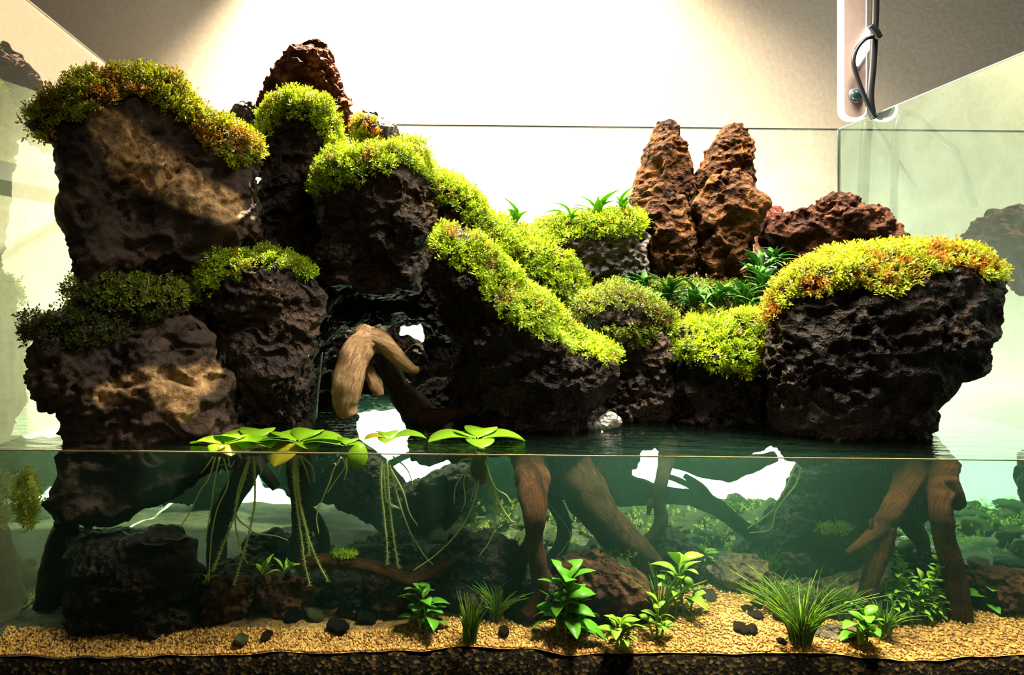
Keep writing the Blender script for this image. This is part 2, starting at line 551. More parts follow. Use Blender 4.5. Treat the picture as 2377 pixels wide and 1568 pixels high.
def rock(key, outline, d, T, mat, label=None, tilt=(0, 0), rough=1.0, res=(150, 84), dents=(), centre=None, seed=None,
         name='lava_rock', cat='rock', group=None, lump=0.24, box=0.72, tan=None, back=0.9):
    poly = np.asarray(outline, dtype=float)
    c = np.asarray(centre, dtype=float) if centre else poly.mean(0)
    if (key.startswith('u_') and 'wood' not in key) or key.startswith('fill') and key != 'fill_mid':
        d = max(0.259 * F_PX / (poly[:, 1].max() - 14 - VPY) + 0.55 * T, 0.553 + T)
    seed = seed if seed is not None else (sum(map(ord, key)) * 37) % 997
    nu, nv = res
    th = np.linspace(0, 2 * PI, nu, endpoint=False)
    R = ray_radius(poly, c, th)
    R = 0.25 * np.roll(R, 1) + 0.5 * R + 0.25 * np.roll(R, -1)
    ph = np.linspace(0, PI, nv + 1)[1:-1]
    s = np.sin(ph) ** box
    dep = -np.cos(ph)
    dep = np.where(dep > 0, dep * back, dep) * T
    PX = c[0] + R[None] * np.cos(th)[None] * s[:, None]
    PY = c[1] + R[None] * np.sin(th)[None] * s[:, None]
    pp = np.stack([PX.ravel(), PY.ravel()], 1)
    dd = d + tilt[0] * (pp[:, 0] - c[0]) / 1000 + tilt[1] * (pp[:, 1] - c[1]) / 1000
    V = at_arr(pp, dd)
    V[:, 1] += np.repeat(dep, nu)
    # poles
    pf = at(c[0], c[1], d) + np.array([0, -T, 0])
    pb = at(c[0], c[1], d) + np.array([0, T * back, 0])
    n = len(V)
    V = np.vstack([V, pf, pb])
    idx = np.arange(n).reshape(nv - 1, nu)
    q = np.stack([idx[:-1], np.roll(idx, -1, 1)[:-1], np.roll(idx, -1, 1)[1:], idx[1:]], -1).reshape(-1, 4)
    caps = [(int(idx[0][(k + 1) % nu]), int(idx[0][k]), n) for k in range(nu)] + [(int(idx[-1][k]), int(idx[-1][(k + 1) % nu]), n + 1) for k in range(nu)]
    faces = [tuple(map(int, f)) for f in q] + caps
    size = (R.mean()) * d / F_PX
    me = bpy.data.meshes.new(name)
    me.from_pydata([tuple(v) for v in V], [], faces)
    me.update()
    def normals(me_, n_):
        a_ = np.zeros(n_ * 3, dtype=np.float32)
        me_.vertices.foreach_get('normal', a_)
        return a_.reshape(-1, 3)

    # coarse lumps and hollows
    N = normals(me, len(V))
    Q = V + seed * 0.37
    a = lump * size * rough
    disp = a * (noise3(Q * (0.9 / size)) * 0.9 - 0.9 * np.abs(noise3(Q * (1.8 / size) + 5)) + 0.12)
    pr = pix(V)
    for (dx, dy, r, dp) in dents:
        g = np.exp(-((pr[:, 0] - dx) ** 2 + (pr[:, 1] - dy) ** 2) / (r * r) * 1.3)
        disp -= dp * g * (N[:, 1] < 0.2)
    V = V + N * disp[:, None]
    me.vertices.foreach_set('co', V.astype(np.float32).ravel())
    me.update()
    # even re-meshing, then the craggy and porous detail
    tmp = bpy.data.objects.new('tmp', me)
    COL.objects.link(tmp)
    md = tmp.modifiers.new('r', 'REMESH')
    md.mode = 'VOXEL'
    md.voxel_size = min(0.0025, max(0.0011, size / 44))
    dg = bpy.context.evaluated_depsgraph_get()
    me2 = bpy.data.meshes.new_from_object(tmp.evaluated_get(dg))
    bpy.data.objects.remove(tmp)
    bpy.data.meshes.remove(me)
    me = me2
    me.name = name
    V = np.zeros(len(me.vertices) * 3, dtype=np.float32)
    me.vertices.foreach_get('co', V)
    V = V.reshape(-1, 3).astype(float)
    N = normals(me, len(V))
    Q = V + seed * 0.37
    k = min(1.0, size / 0.07) ** 0.6 * rough
    patch = np.clip(0.45 + 1.3 * noise3(Q * 17 + 31), 0.12, 1.15)          # porous here, smoother there
    crag = np.abs(noise3(Q * np.array([26, 26, 40]) + 0.6 * noise3(Q * 45)[:, None]))
    disp = k * (0.0125 * (0.20 - crag) + patch * (0.0070 * (0.22 - np.abs(noise3(Q * np.array([70, 70, 110]) + 3)))
                + 0.0036 * noise3(Q * 190) - 0.0075 * np.maximum(0, noise3(Q * 120 + 9) - 0.2) * 2.0))
    V = V + N * disp[:, None]
    me.vertices.foreach_set('co', V.astype(np.float32).ravel())
    me.update()
    li = np.zeros(len(me.loops), dtype=np.int32)
    me.loops.foreach_get('vertex_index', li)
    ls = np.zeros(len(me.polygons), dtype=np.int32)
    lt = np.zeros(len(me.polygons), dtype=np.int32)
    me.polygons.foreach_get('loop_start', ls)
    me.polygons.foreach_get('loop_total', lt)
    q = li[ls[lt == 4][:, None] + np.arange(4)[None]]
    me.materials.clear()
    me.polygons.foreach_set('use_smooth', np.ones(len(me.polygons), dtype=bool))
    me.materials.append(MAT[mat])
    if tan is not None:
        pr = pix(V)
        a = me.attributes.new('tan', 'FLOAT', 'POINT')
        m = np.zeros(len(V))
        for st in tan:
            m = np.maximum(m, stroke_mask(pr, st))
        a.data.foreach_set('value', m.astype(np.float32))
    N = np.zeros(len(V) * 3, dtype=np.float32)
    me.vertices.foreach_get('normal', N)
    org = at(c[0], c[1], d)
    V0 = V.copy()
    me.vertices.foreach_set('co', (V - org[None]).astype(np.float32).ravel())
    me.update()
    o = link(name, me, None, label, cat, group)
    o.location = org
    ROCKS[key] = dict(obj=o, V=V0, N=N.reshape(-1, 3), q=q, org=org)
    return o


def stroke_mask(pr, st, soft=0.35):
    """soft 0..1 mask of points near a polyline of (x, y, r)"""
    m = np.zeros(len(pr))
    st = [tuple(s) for s in st]
    if len(st) == 1:
        st = st * 2
    for a, b in zip(st[:-1], st[1:]):
        A, B = np.array(a[:2], float), np.array(b[:2], float)
        L = max(1e-6, ((B - A) ** 2).sum())
        t = np.clip(((pr - A) @ (B - A)) / L, 0, 1)
        dist = np.linalg.norm(pr - A - t[:, None] * (B - A), axis=1)
        r = a[2] + (b[2] - a[2]) * t
        m = np.maximum(m, np.clip((r - dist) / (soft * r) + 0.5, 0, 1))
    return m


# ------------------------------------------------------------------ moss
def sprig_templates(kn=7, seed=3):
    rs = np.random.RandomState(seed)
    out = []
    for _ in range(kn):
        V, Fc = [], []
        nleaf = 7
        for j in range(nleaf):
            t = 0.15 + 0.85 * j / (nleaf - 1)
            base = np.array([0.10 * math.sin(3 * t + rs.rand()), 0.06 * t, t * 0.8])
            az = j * 2.4 + rs.rand() * 0.8
            el = 0.35 + 0.9 * t * rs.uniform(0.5, 1.2)
            L = 0.55 * (1.1 - 0.4 * t) * rs.uniform(0.7, 1.2)
            dr = np.array([math.cos(az) * math.cos(el), math.sin(az) * math.cos(el), math.sin(el)])
            sd = np.cross(dr, [0, 0, 1.0])
            sd /= np.linalg.norm(sd) + 1e-9
            w = 0.085
            k = len(V)
            mid = base + dr * L * 0.45
            V += [base, mid + sd * w, base + dr * L + np.array([0, 0, -0.06]), mid - sd * w]
            Fc.append((k, k + 1, k + 2, k + 3))
        out.append((np.array(V), np.array(Fc)))
    return out


SPRIGS = sprig_templates()


def scatter_sprigs(P, N, size, rs, jitter=0.7, name='moss_cover', mat='moss_bright', org=None, up=0.5):
    n = len(P)
    which = rs.randint(0, len(SPRIGS), n)
    Vs, Fs, off = [], [], 0
    dirs = N + rs.normal(size=(n, 3)) * jitter * 0.5 + np.array([0, 0, up])
    dirs /= np.linalg.norm(dirs, axis=1)[:, None] + 1e-9
    ref = rs.normal(size=(n, 3))
    A = np.cross(dirs, ref)
    A /= np.linalg.norm(A, axis=1)[:, None] + 1e-9
    B = np.cross(dirs, A)
    sz = size * rs.uniform(0.6, 1.35, n)
    for k, (TV, TF) in enumerate(SPRIGS):
        s = np.where(which == k)[0]
        if not len(s):
            continue
        W = (TV[None, :, 0:1] * A[s][:, None] + TV[None, :, 1:2] * B[s][:, None] + TV[None, :, 2:3] * dirs[s][:, None]) * sz[s][:, None, None] + P[s][:, None]
        Vs.append(W.reshape(-1, 3))
        f = TF[None] + (np.arange(len(s)) * len(TV))[:, None, None] + off
        Fs.append(f.reshape(-1, 4))
        off += len(s) * len(TV)
    V = np.vstack(Vs)
    if org is not None:
        V = V - org[None]
    return mesh_from(name, V, np.vstack(Fs), mat, smooth=False)


def moss(key, strokes, dens=1.0, size=0.0075, mat='moss_bright', seed=0, label=None, lift=0.001, up=0.5, thr=0.5):
    r = ROCKS[key]
    rs = np.random.RandomState(seed + len(key))
    V, N, q = r['V'], r['N'], r['q']
    C = V[q].mean(1)
    CN = N[q].mean(1)
    ar = np.linalg.norm(np.cross(V[q[:, 2]] - V[q[:, 0]], V[q[:, 3]] - V[q[:, 1]]), axis=1) * 0.5
    pr = pix(C)
    m = np.zeros(len(C))
    for st in strokes:
        m = np.maximum(m, stroke_mask(pr, st))
    m = np.where(m > 0.05, m, -1.0)
    m = m + 0.55 * noise3(np.stack([pr[:, 0] * 0.030, pr[:, 1] * 0.010, np.full(len(pr), 0.5 + seed)], 1))
    m = m + 0.55 * noise3(C * 60 + 11) + 0.40 * noise3(C * 150)
    tocam = CAM[None] - C
    tocam /= np.linalg.norm(tocam, axis=1)[:, None]
    face = (CN * tocam).sum(1)
    ok = (m > thr) & ((face > -0.1) | (CN[:, 2] > -0.05))
    w = ar * ok
    if w.sum() <= 0:
        return None
    n = int(w.sum() * 1e6 * 0.20 * dens * (0.0075 / size) ** 1.4)
    size = size * 1.12
    n = max(20, min(n, 9000))
    pick = rs.choice(len(C), n, p=w / w.sum())
    a = rs.rand(n, 2)
    quad = V[q[pick]]
    P = (quad[:, 0] * ((1 - a[:, :1]) * (1 - a[:, 1:])) + quad[:, 1] * (a[:, :1] * (1 - a[:, 1:])) + quad[:, 2] * (a[:, :1] * a[:, 1:]) + quad[:, 3] * ((1 - a[:, :1]) * a[:, 1:]))
    Nn = CN[pick]
    # mounded cushions: tufts rise where a slow noise is high
    hgt = np.clip(0.5 + 0.9 * noise3(P * 75 + 4), 0, 1.2)[:, None]
    P = P + Nn * (lift + 0.004 * hgt * rs.rand(n, 1)) + np.array([0, 0, 0.0015])
    me = scatter_sprigs(P, Nn, size, rs, 0.9, 'moss_cover', mat, r['org'], up)
    o = link('moss_cover', me, r['obj'], label, kind='stuff')
    return o


# ================================================================== THE SETTING
XL, XR, YB, ZT, ZB = -0.325, 0.60, 0.45, 0.368, -0.185
YW = 0.58
link('wall_back', box_mesh('wall_back', (-1.6, YW, -0.6), (2.2, YW + 0.05, 1.6), 'wall_paint'), kind='structure')
# a side wall standing at a slight angle left of the tank, with a grey batten
A0 = at(47, 400, 0.80)
dirw = np.array([0.36, 0.93, 0]) / math.hypot(0.36, 0.93)
nrm = np.array([-dirw[1], dirw[0], 0])
pA = np.array([A0[0], A0[1], 0]) - dirw * 0.9
pB = np.array([A0[0], A0[1], 0]) + dirw * ((YW - A0[1]) / dirw[1])


def slab(name, a, b, z0, z1, t, mat):
    V = []
    for z in (z0, z1):
        V += [a + [0, 0, z], b + [0, 0, z], b + nrm * t + [0, 0, z], a + nrm * t + [0, 0, z]]
    Fc = [(3, 2, 1, 0), (4, 5, 6, 7), (0, 1, 5, 4), (1, 2, 6, 5), (2, 3, 7, 6), (3, 0, 4, 7)]
    return mesh_from(name, V, Fc, mat, smooth=False)


link('wall_left', slab('wall_left', pA, pB, -0.6, 0.36, 0.04, 'wall_cream'), kind='structure')
zb1, zb0 = at(47, 386, 0.80)[2], at(47, 428, 0.80)[2]
link('trim_1', slab('trim_1', pA, pB, zb0, zb1, -0.008, 'batten_grey'), kind='structure')
link('floor', box_mesh('floor', (-1.6, -0.5, -0.62), (2.2, YW, -0.6), 'table_dark'), kind='structure')
cab = link('cabinet', None, None, 'dark cabinet top carrying the glass tank', 'cabinet')
cab.location = (0.14, 0.23, -0.6)
bm = link('cabinet_top', box_mesh('cabinet_top', (-0.485, -0.25, 0.37), (0.62, 0.245, 0.40), 'table_dark'), cab)
bm = link('cabinet_body', box_mesh('cabinet_body', (-0.475, -0.21, 0.0), (0.58, 0.22, 0.37), 'table_dark'), cab)

# the glass tank
tank = link('glass_tank', None, None, 'open-topped clear glass tank holding the whole planted landscape', 'tank')
tank.location = (0.1375, 0.225, -0.2)
OFF = np.array(tank.location)


def tank_part(name, lo, hi, mat, label=None):
    return link(name, box_mesh(name, np.array(lo) - OFF, np.array(hi) - OFF, mat), tank, label)


tank_part('base_pane', (XL, -0.006, -0.2), (XR, YB + 0.006, -0.19), 'silicone')


def single_pane(name, pts, mat, label=None):
    """a pane is drawn by its inner face; its thickness shows in the polished edge strip"""
    V = np.array(pts) - OFF[None]
    return link(name, mesh_from(name, V, [(0, 1, 2, 3)], mat, smooth=False), tank, label)


single_pane('front_pane', [(XL, -0.001, -0.19), (XR, -0.001, -0.19), (XR, -0.001, ZT), (XL, -0.001, ZT)], 'glass_front', 'clear front pane of the tank')
single_pane('back_pane', [(XL, YB, -0.19), (XR, YB, -0.19), (XR, YB, ZT), (XL, YB, ZT)], 'glass_back', 'back pane clouded by lime stains')
single_pane('side_pane', [(XR, 0, -0.19), (XR, YB, -0.19), (XR, YB, ZT), (XR, 0, ZT)], 'glass_side_mirror', 'right pane mirroring the rocks')
single_pane('side_pane', [(XL, 0, -0.19), (XL, YB, -0.19), (XL, YB, ZT), (XL, 0, ZT)], 'glass_side', 'left pane with a misty reflection')
tank_part('pane_edge', (XR - 0.0005, 0, ZT), (XR + 0.005, YB, ZT + 0.0015), 'silicone')
tank_part('pane_edge', (XL - 0.005, 0, ZT), (XL + 0.0005, YB, ZT + 0.0015), 'hose_grey')
tank_part('pane_edge', (XL, YB - 0.0005, ZT), (XR, YB + 0.005, ZT + 0.0015), 'hose_grey')
tank_part('silicone_seam', (XR - 0.002, YB - 0.002, -0.19), (XR, YB, ZT), 'silicone')
tank_part('silicone_seam', (XL, YB - 0.002, -0.19), (XL + 0.002, YB, ZT), 'silicone')

# water
e = 0.0008
water = link('water', box_mesh('water', (XL + e, e, -0.186), (XR - e, YB - e, 0.0), 'water'), None,
             'clear greenish water filling the lower third of the tank', 'water', None, 'stuff')
plain('meniscus_line', (0.40, 0.30, 0.13), 0.25)
link('meniscus', box_mesh('meniscus', (XL + 0.001, 0.0002, -0.0003), (XR - 0.001, 0.0012, 0.0006), 'meniscus_line'), water, 'thin pale water line along the front glass')

# ------------------------------------------------------------------ sand and soil
ZS = -0.147


def sand_h(x, y):
    P = np.stack([x * 9, y * 9, np.zeros_like(x)], 1)
    h = ZS + 0.006 * noise3(P + 2) + 0.0025 * noise3(P * 4)
    h = h - 0.016 * np.clip((y - 0.20) / 0.25, 0, 1)
    # the front edge dips where the dark soil shows through
    lip = np.exp(-(y / 0.018) ** 2)
    h = h - lip * (0.004 + 0.008 * np.clip((-x - 0.02) / 0.2, 0, 1))
    return h


gx, gy = np.meshgrid(np.linspace(XL + 0.002, XR - 0.002, 260), np.linspace(0.0025, YB - 0.002, 130))
hx = sand_h(gx.ravel(), gy.ravel())
V = np.stack([gx.ravel(), gy.ravel(), hx], 1)
idx = np.arange(len(V)).reshape(130, 260)
q = np.stack([idx[:-1, :-1], idx[:-1, 1:], idx[1:, 1:], idx[1:, :-1]], -1).reshape(-1, 4)
sand = link('sand', mesh_from('sand', V, q, 'sand'), None, 'golden coarse sand covering the tank floor', 'sand', None, 'stuff')
# loose grains in front
rs = np.random.RandomState(5)
n = 15000
gxr = rs.uniform(XL + 0.006, XR - 0.006, n)
gyr = 0.004 + np.clip(0.03 + 0.28 * gxr, 0.02, 0.14) * 1.1 * rs.rand(n) ** 1.3
P = np.stack([gxr, gyr, sand_h(gxr, gyr) + 0.0004], 1)
octv = np.array([(1, 0, 0), (-1, 0, 0), (0, 1, 0), (0, -1, 0), (0, 0, 1), (0, 0, -1)], float)
octf = np.array([(0, 2, 4), (2, 1, 4), (1, 3, 4), (3, 0, 4), (2, 0, 5), (1, 2, 5), (3, 1, 5), (0, 3, 5)])
sz = rs.uniform(0.0008, 0.0018, (n, 1, 1)) * rs.uniform(0.7, 1.2, (n, 6, 1))
ang = rs.rand(n) * PI
rot = np.stack([np.cos(ang), -np.sin(ang), np.sin(ang), np.cos(ang)], 1).reshape(n, 2, 2)
ov = octv[None] * sz
ov[:, :, :2] = np.einsum('nij,nkj->nki', rot, ov[:, :, :2])
V = (ov + P[:, None]).reshape(-1, 3)
Fq = (octf[None] + (np.arange(n) * 6)[:, None, None]).reshape(-1, 3)
link('sand_grains', mesh_from('sand_grains', V, Fq, 'grain', smooth=False), sand, None, kind='stuff')
# dark soil layer against the front glass
xs = np.linspace(XL + 0.002, XR - 0.002, 400)
top = sand_h(xs, np.full_like(xs, 0.003)) - 0.002 + 0.0035 * noise3(np.stack([xs * 40, xs * 0, xs * 0], 1)) + 0.0015 * noise3(np.stack([xs * 160, xs * 0, xs * 0], 1))
V = np.vstack([np.stack([xs, xs * 0 + 0.0016, xs * 0 - 0.186], 1), np.stack([xs, xs * 0 + 0.0016, top], 1), np.stack([xs, xs * 0 + 0.012, top - 0.001], 1)])
k = len(xs)
i = np.arange(k - 1)
q = np.vstack([np.stack([i, i + 1, i + 1 + k, i + k], 1), np.stack([i + k, i + 1 + k, i + 1 + 2 * k, i + 2 * k], 1)])
link('soil', mesh_from('soil', V, q, 'soil'), None, 'dark brown soil band under the sand along the front glass', 'soil', None, 'stuff')

# ================================================================== ROCKS ABOVE THE WATER
rock('left_top', [(88, 280), (140, 240), (160, 210), (210, 178), (290, 165), (370, 168), (410, 200), (440, 245), (480, 262), (540, 305), (592, 335), (598, 400), (608, 450), (610, 520), (596, 580), (540, 625), (480, 655), (420, 690), (330, 705), (240, 700), (200, 660), (188, 610), (170, 560), (157, 500), (165, 430), (145, 380), (135, 330), (105, 315)],
     0.645, 0.055, 'lava_tan', 'tall dark boulder with tan weathered flank and mossy crown, leftmost', tilt=(0.24, 0), res=(230, 130),
     dents=[(430, 340, 70, 0.022), (300, 470, 80, 0.018), (520, 430, 40, 0.014)], centre=(350, 430), lump=0.15,
     tan=[[(250, 290, 45), (300, 360, 60), (370, 400, 55), (450, 450, 45), (530, 480, 35)]])
rock('left_low', [(66, 770), (100, 742), (170, 735), (250, 745), (330, 728), (420, 720), (475, 745), (500, 790), (508, 830), (540, 855), (565, 900), (568, 960), (595, 1000), (625, 1040), (590, 1075), (480, 1105), (420, 1150), (330, 1190), (270, 1215), (200, 1230), (145, 1225), (122, 1190), (115, 1150), (128, 1100), (125, 1050), (140, 1030), (135, 990), (95, 950), (80, 900), (66, 860), (75, 800)],
     0.605, 0.036, 'lava_tan', 'broad dark boulder at far left standing half in the water', tilt=(0.13, 0), res=(230, 120),
     dents=[(430, 800, 55, 0.022), (260, 850, 60, 0.012), (480, 870, 20, 0.008)], centre=(330, 960), lump=0.13,
     tan=[[(410, 890, 35), (470, 880, 35), (500, 840, 25)], [(240, 920, 25), (350, 880, 30), (420, 940, 40)]])
rock('left_neck', [(185, 670), (240, 640), (420, 650), (490, 670), (540, 740), (545, 830), (420, 790), (300, 780), (200, 770), (175, 720)], 0.655, 0.05, 'lava_black',
     'dark mossy stone wedged between the two big left boulders', tilt=(0.2, 0))
rock('left_mid', [(455, 650), (482, 610), (540, 588), (600, 585), (660, 597), (715, 625), (738, 680), (735, 760), (720, 840), (700, 900), (690, 1000), (660, 1040), (570, 1040), (535, 960), (520, 820), (485, 740), (460, 700)],
     0.69, 0.05, 'lava_dark', 'rounded dark boulder with thin moss cap above the cave mouth', dents=[(600, 760, 50, 0.012)])
rock('left_back', [(560, 620), (640, 560), (760, 560), (800, 640), (790, 740), (760, 820), (745, 900), (740, 1000), (720, 1050), (640, 1060), (530, 1050), (470, 960), (490, 820)], 0.765, 0.05, 'lava_black',
     'shadowed black rock forming the left side of the cave')
rock('peak', [(600, 250), (612, 205), (624, 170), (655, 145), (680, 127), (705, 132), (735, 115), (762, 122), (770, 160), (795, 172), (798, 200), (822, 235), (826, 270), (815, 300), (800, 345), (700, 360), (612, 330)], 0.885, 0.05, 'lava_red',
     'reddish lava peak, highest point at the back left', dents=[(700, 180, 22, 0.020), (640, 190, 20, 0.006)])
rock('arch_moss', [(602, 330), (616, 275), (642, 242), (700, 228), (748, 246), (772, 282), (776, 340), (765, 400), (760, 500), (760, 600), (700, 660), (620, 640), (602, 560), (597, 440)], 0.80, 0.05, 'lava_black',
     'black upright stone with a horseshoe of moss below the red peak', centre=(685, 440))
rock('grey_left', [(505, 272), (545, 262), (580, 245), (612, 252), (630, 300), (620, 350), (560, 350), (510, 320)], 0.875, 0.04, 'lava_grey', 'small grey-brown knobbly rock left of the red peak', res=(100, 60))
rock('grey_right', [(822, 310), (838, 272), (858, 262), (885, 277), (918, 292), (930, 325), (910, 370), (850, 370)], 0.875, 0.04, 'lava_grey', 'small grey-brown rock right of the red peak', res=(100, 60))
rock('centre_top', [(735, 440), (742, 390), (790, 355), (860, 350), (920, 332), (960, 345), (995, 395), (1003, 450), (1018, 520), (1012, 600), (990, 660), (978, 692), (930, 690), (860, 700), (780, 700), (730, 660), (720, 560)],
     0.745, 0.062, 'lava_dark', 'large craggy dark rock with moss collar, above the cave', res=(210, 120), dents=[(960, 470, 40, 0.012), (800, 520, 60, 0.014), (900, 620, 40, 0.012)])
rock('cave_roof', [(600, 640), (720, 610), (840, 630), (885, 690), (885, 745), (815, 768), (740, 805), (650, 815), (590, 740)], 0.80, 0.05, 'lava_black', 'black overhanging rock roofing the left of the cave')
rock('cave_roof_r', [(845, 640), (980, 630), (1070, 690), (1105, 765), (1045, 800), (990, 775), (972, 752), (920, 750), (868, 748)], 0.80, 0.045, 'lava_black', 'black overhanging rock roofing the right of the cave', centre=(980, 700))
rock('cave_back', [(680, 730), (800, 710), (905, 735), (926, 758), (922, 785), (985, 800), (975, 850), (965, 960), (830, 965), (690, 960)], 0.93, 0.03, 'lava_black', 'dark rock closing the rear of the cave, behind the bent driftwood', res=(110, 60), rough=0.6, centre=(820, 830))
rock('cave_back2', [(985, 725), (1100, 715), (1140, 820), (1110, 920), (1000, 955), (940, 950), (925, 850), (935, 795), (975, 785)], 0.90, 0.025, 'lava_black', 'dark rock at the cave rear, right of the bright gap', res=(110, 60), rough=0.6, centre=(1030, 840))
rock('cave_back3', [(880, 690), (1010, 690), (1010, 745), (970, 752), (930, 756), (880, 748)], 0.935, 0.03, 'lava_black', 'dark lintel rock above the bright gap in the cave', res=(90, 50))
rock('cave_foot_r', [(935, 905), (1000, 880), (1090, 890), (1110, 980), (1090, 1070), (1000, 1080), (955, 1060), (945, 980)], 0.80, 0.035, 'lava_black', 'black stone added for the dark trunk reflection at the right cave foot', res=(110, 60))  # added stone: stands in for the trunk's dark reflection on the water
rock('cave_foot_l', [(690, 840), (770, 860), (825, 890), (838, 960), (830, 1040), (760, 1070), (690, 1060)], 0.85, 0.03, 'lava_black', 'black stone added to darken the water at the left cave foot', res=(110, 60))  # added stone: makes the water surface look dark here
rock('slope', [(1002, 640), (1012, 565), (1032, 540), (1060, 562), (1110, 575), (1160, 615), (1210, 665), (1260, 705), (1310, 745), (1370, 795), (1415, 835), (1425, 880), (1400, 930), (1360, 960), (1400, 1010), (1380, 1060), (1290, 1085), (1130, 1060), (1070, 1000), (1062, 950), (1050, 880), (1030, 780)],
     0.68, 0.055, 'lava_black', 'black sloping rock with a mossy ridge, right of the cave', res=(210, 110), centre=(1180, 830))
rock('ridge', [(1002, 410), (1040, 422), (1088, 448), (1112, 495), (1150, 525), (1200, 540), (1250, 552), (1300, 588), (1330, 645), (1365, 690), (1330, 730), (1260, 720), (1150, 680), (1050, 640), (1000, 560)], 0.79, 0.05, 'lava_dark',
     'dark ridge rock running down to the saddle, moss along its top', centre=(1150, 600))
rock('saddle', [(1200, 560), (1280, 525), (1380, 520), (1470, 512), (1500, 560), (1500, 640), (1470, 680), (1400, 690), (1330, 680), (1260, 640)], 0.83, 0.045, 'lava_grey', 'grey rock at the saddle with moss and ferns on top')
rock('pin_left', [(1462, 470), (1477, 420), (1492, 360), (1507, 315), (1522, 284), (1545, 276), (1563, 284), (1583, 330), (1602, 395), (1612, 440), (1600, 500), (1520, 520)], 0.87, 0.032, 'lava_rust', 'left of the twin rusty pinnacles, rounded tip', dents=[(1525, 385, 20, 0.010)], rough=0.75, res=(130, 90), lump=0.08, box=0.85)
rock('pin_right', [(1602, 440), (1620, 390), (1645, 340), (1670, 305), (1695, 283), (1723, 287), (1736, 310), (1743, 330), (1740, 360), (1746, 395), (1745, 440), (1690, 470), (1620, 470)], 0.87, 0.032, 'lava_rust', 'right of the twin rusty pinnacles, leaning tip', dents=[(1735, 385, 14, 0.006)], rough=0.75, res=(130, 90), lump=0.08, box=0.85)
rock('pin_base_l', [(1467, 490), (1497, 445), (1530, 427), (1563, 432), (1588, 465), (1600, 505), (1612, 560), (1615, 620), (1605, 680), (1550, 700), (1500, 680), (1490, 600), (1472, 545)], 0.835, 0.038, 'lava_rust', 'pitted rusty rock under the left pinnacle', dents=[(1530, 570, 22, 0.010), (1540, 640, 25, 0.010)])
rock('pin_base_r', [(1600, 475), (1640, 426), (1680, 411), (1733, 414), (1752, 445), (1764, 478), (1758, 520), (1742, 570), (1740, 630), (1730, 690), (1660, 710), (1610, 690), (1600, 600), (1592, 530)], 0.825, 0.04, 'lava_rust', 'big red-brown porous rock under the right pinnacle', dents=[(1640, 465, 24, 0.010), (1640, 545, 25, 0.010), (1690, 640, 40, 0.012)])
rock('red_small', [(1752, 495), (1770, 476), (1812, 483), (1808, 520), (1785, 560), (1755, 600)], 0.875, 0.02, 'lava_red', 'small bright red stone between pinnacles and brown boulder', res=(80, 50), rough=0.7)
rock('plum', [(1780, 555), (1797, 515), (1827, 490), (1860, 475), (1890, 455), (1940, 454), (1975, 475), (2020, 481), (2050, 506), (2070, 535), (2098, 546), (2108, 575), (2060, 650), (1950, 680), (1850, 670), (1795, 610)], 0.80, 0.05, 'lava_plum', 'reddish brown lava boulder behind the big mossy one at right', dents=[(1890, 570, 60, 0.012)])
rock('right_big', [(1783, 745), (1793, 695), (1822, 658), (1872, 622), (1950, 598), (2060, 577), (2140, 574), (2225, 580), (2283, 608), (2315, 645), (2300, 700), (2298, 770), (2283, 800), (2265, 855), (2240, 880), (2190, 888), (2168, 930), (2150, 980), (2145, 1040), (2090, 1085), (1950, 1090), (1840, 1080), (1800, 1000), (1795, 880), (1780, 800)],
     0.658, 0.052, 'lava_black', 'massive black boulder with thick golden moss cap at right', tilt=(0.02, 0), res=(240, 130), dents=[(2000, 700, 50, 0.008)], centre=(2020, 800), lump=0.10)
rock('mid_block', [(1325, 705), (1370, 675), (1440, 670), (1500, 688), (1540, 720), (1562, 770), (1560, 850), (1555, 960), (1550, 1030), (1490, 1050), (1410, 1045), (1385, 960), (1385, 900), (1365, 810), (1330, 750)], 0.745, 0.05, 'lava_dark', 'mossy brown stone block in the middle hollow', dents=[(1470, 850, 40, 0.012)])
rock('ledge', [(1545, 775), (1600, 745), (1680, 738), (1760, 745), (1810, 785), (1830, 850), (1835, 960), (1840, 1030), (1760, 1055), (1640, 1050), (1545, 1045), (1530, 890)], 0.72, 0.05, 'lava_black', 'dark ledge with a bright green moss carpet beside the mossy boulder')
rock('fill_mid', [(1400, 700), (1500, 650), (1650, 660), (1790, 615), (1850, 640), (1870, 720), (1820, 800), (1650, 820), (1450, 800)], 0.80, 0.03, 'lava_black', 'shaded soil-covered stone under the ferns', res=(110, 60))
rock('pale_stone', [(1335, 975), (1370, 955), (1420, 955), (1448, 975), (1440, 992), (1380, 998), (1340, 992)], 0.665, 0.012, 'stone_pale', 'small pale speckled stone at the waterline under the slope', res=(80, 40), rough=0.6, name='stone', cat='stone')

# moss caps
moss('left_top', [[(95, 285, 26), (140, 255, 38), (220, 205, 48), (290, 185, 42), (370, 200, 45), (415, 240, 34)], [(440, 275, 24), (500, 320, 40), (560, 345, 45)]], 1.0, 0.0080, 'moss_gold', 1)
moss('left_neck', [[(190, 690, 40), (300, 690, 30), (400, 680, 30), (480, 680, 25)]], 0.8, 0.0075, 'moss_olive', 2)
moss('left_low', [[(90, 770, 34), (170, 770, 45), (260, 755, 40)], [(280, 740, 25), (400, 728, 18)]], 0.8, 0.0075, 'moss_dark', 3)
moss('left_mid', [[(470, 660, 28), (515, 625, 38), (580, 602, 26), (660, 612, 18), (715, 638, 14)], [(540, 640, 26)]], 1.0, 0.0070, 'moss_bright', 4)
moss('arch_moss', [[(618, 300, 20), (640, 262, 26), (700, 245, 28), (752, 270, 30), (770, 330, 24), (765, 380, 20)]], 1.2, 0.0080, 'moss_bright', 5)
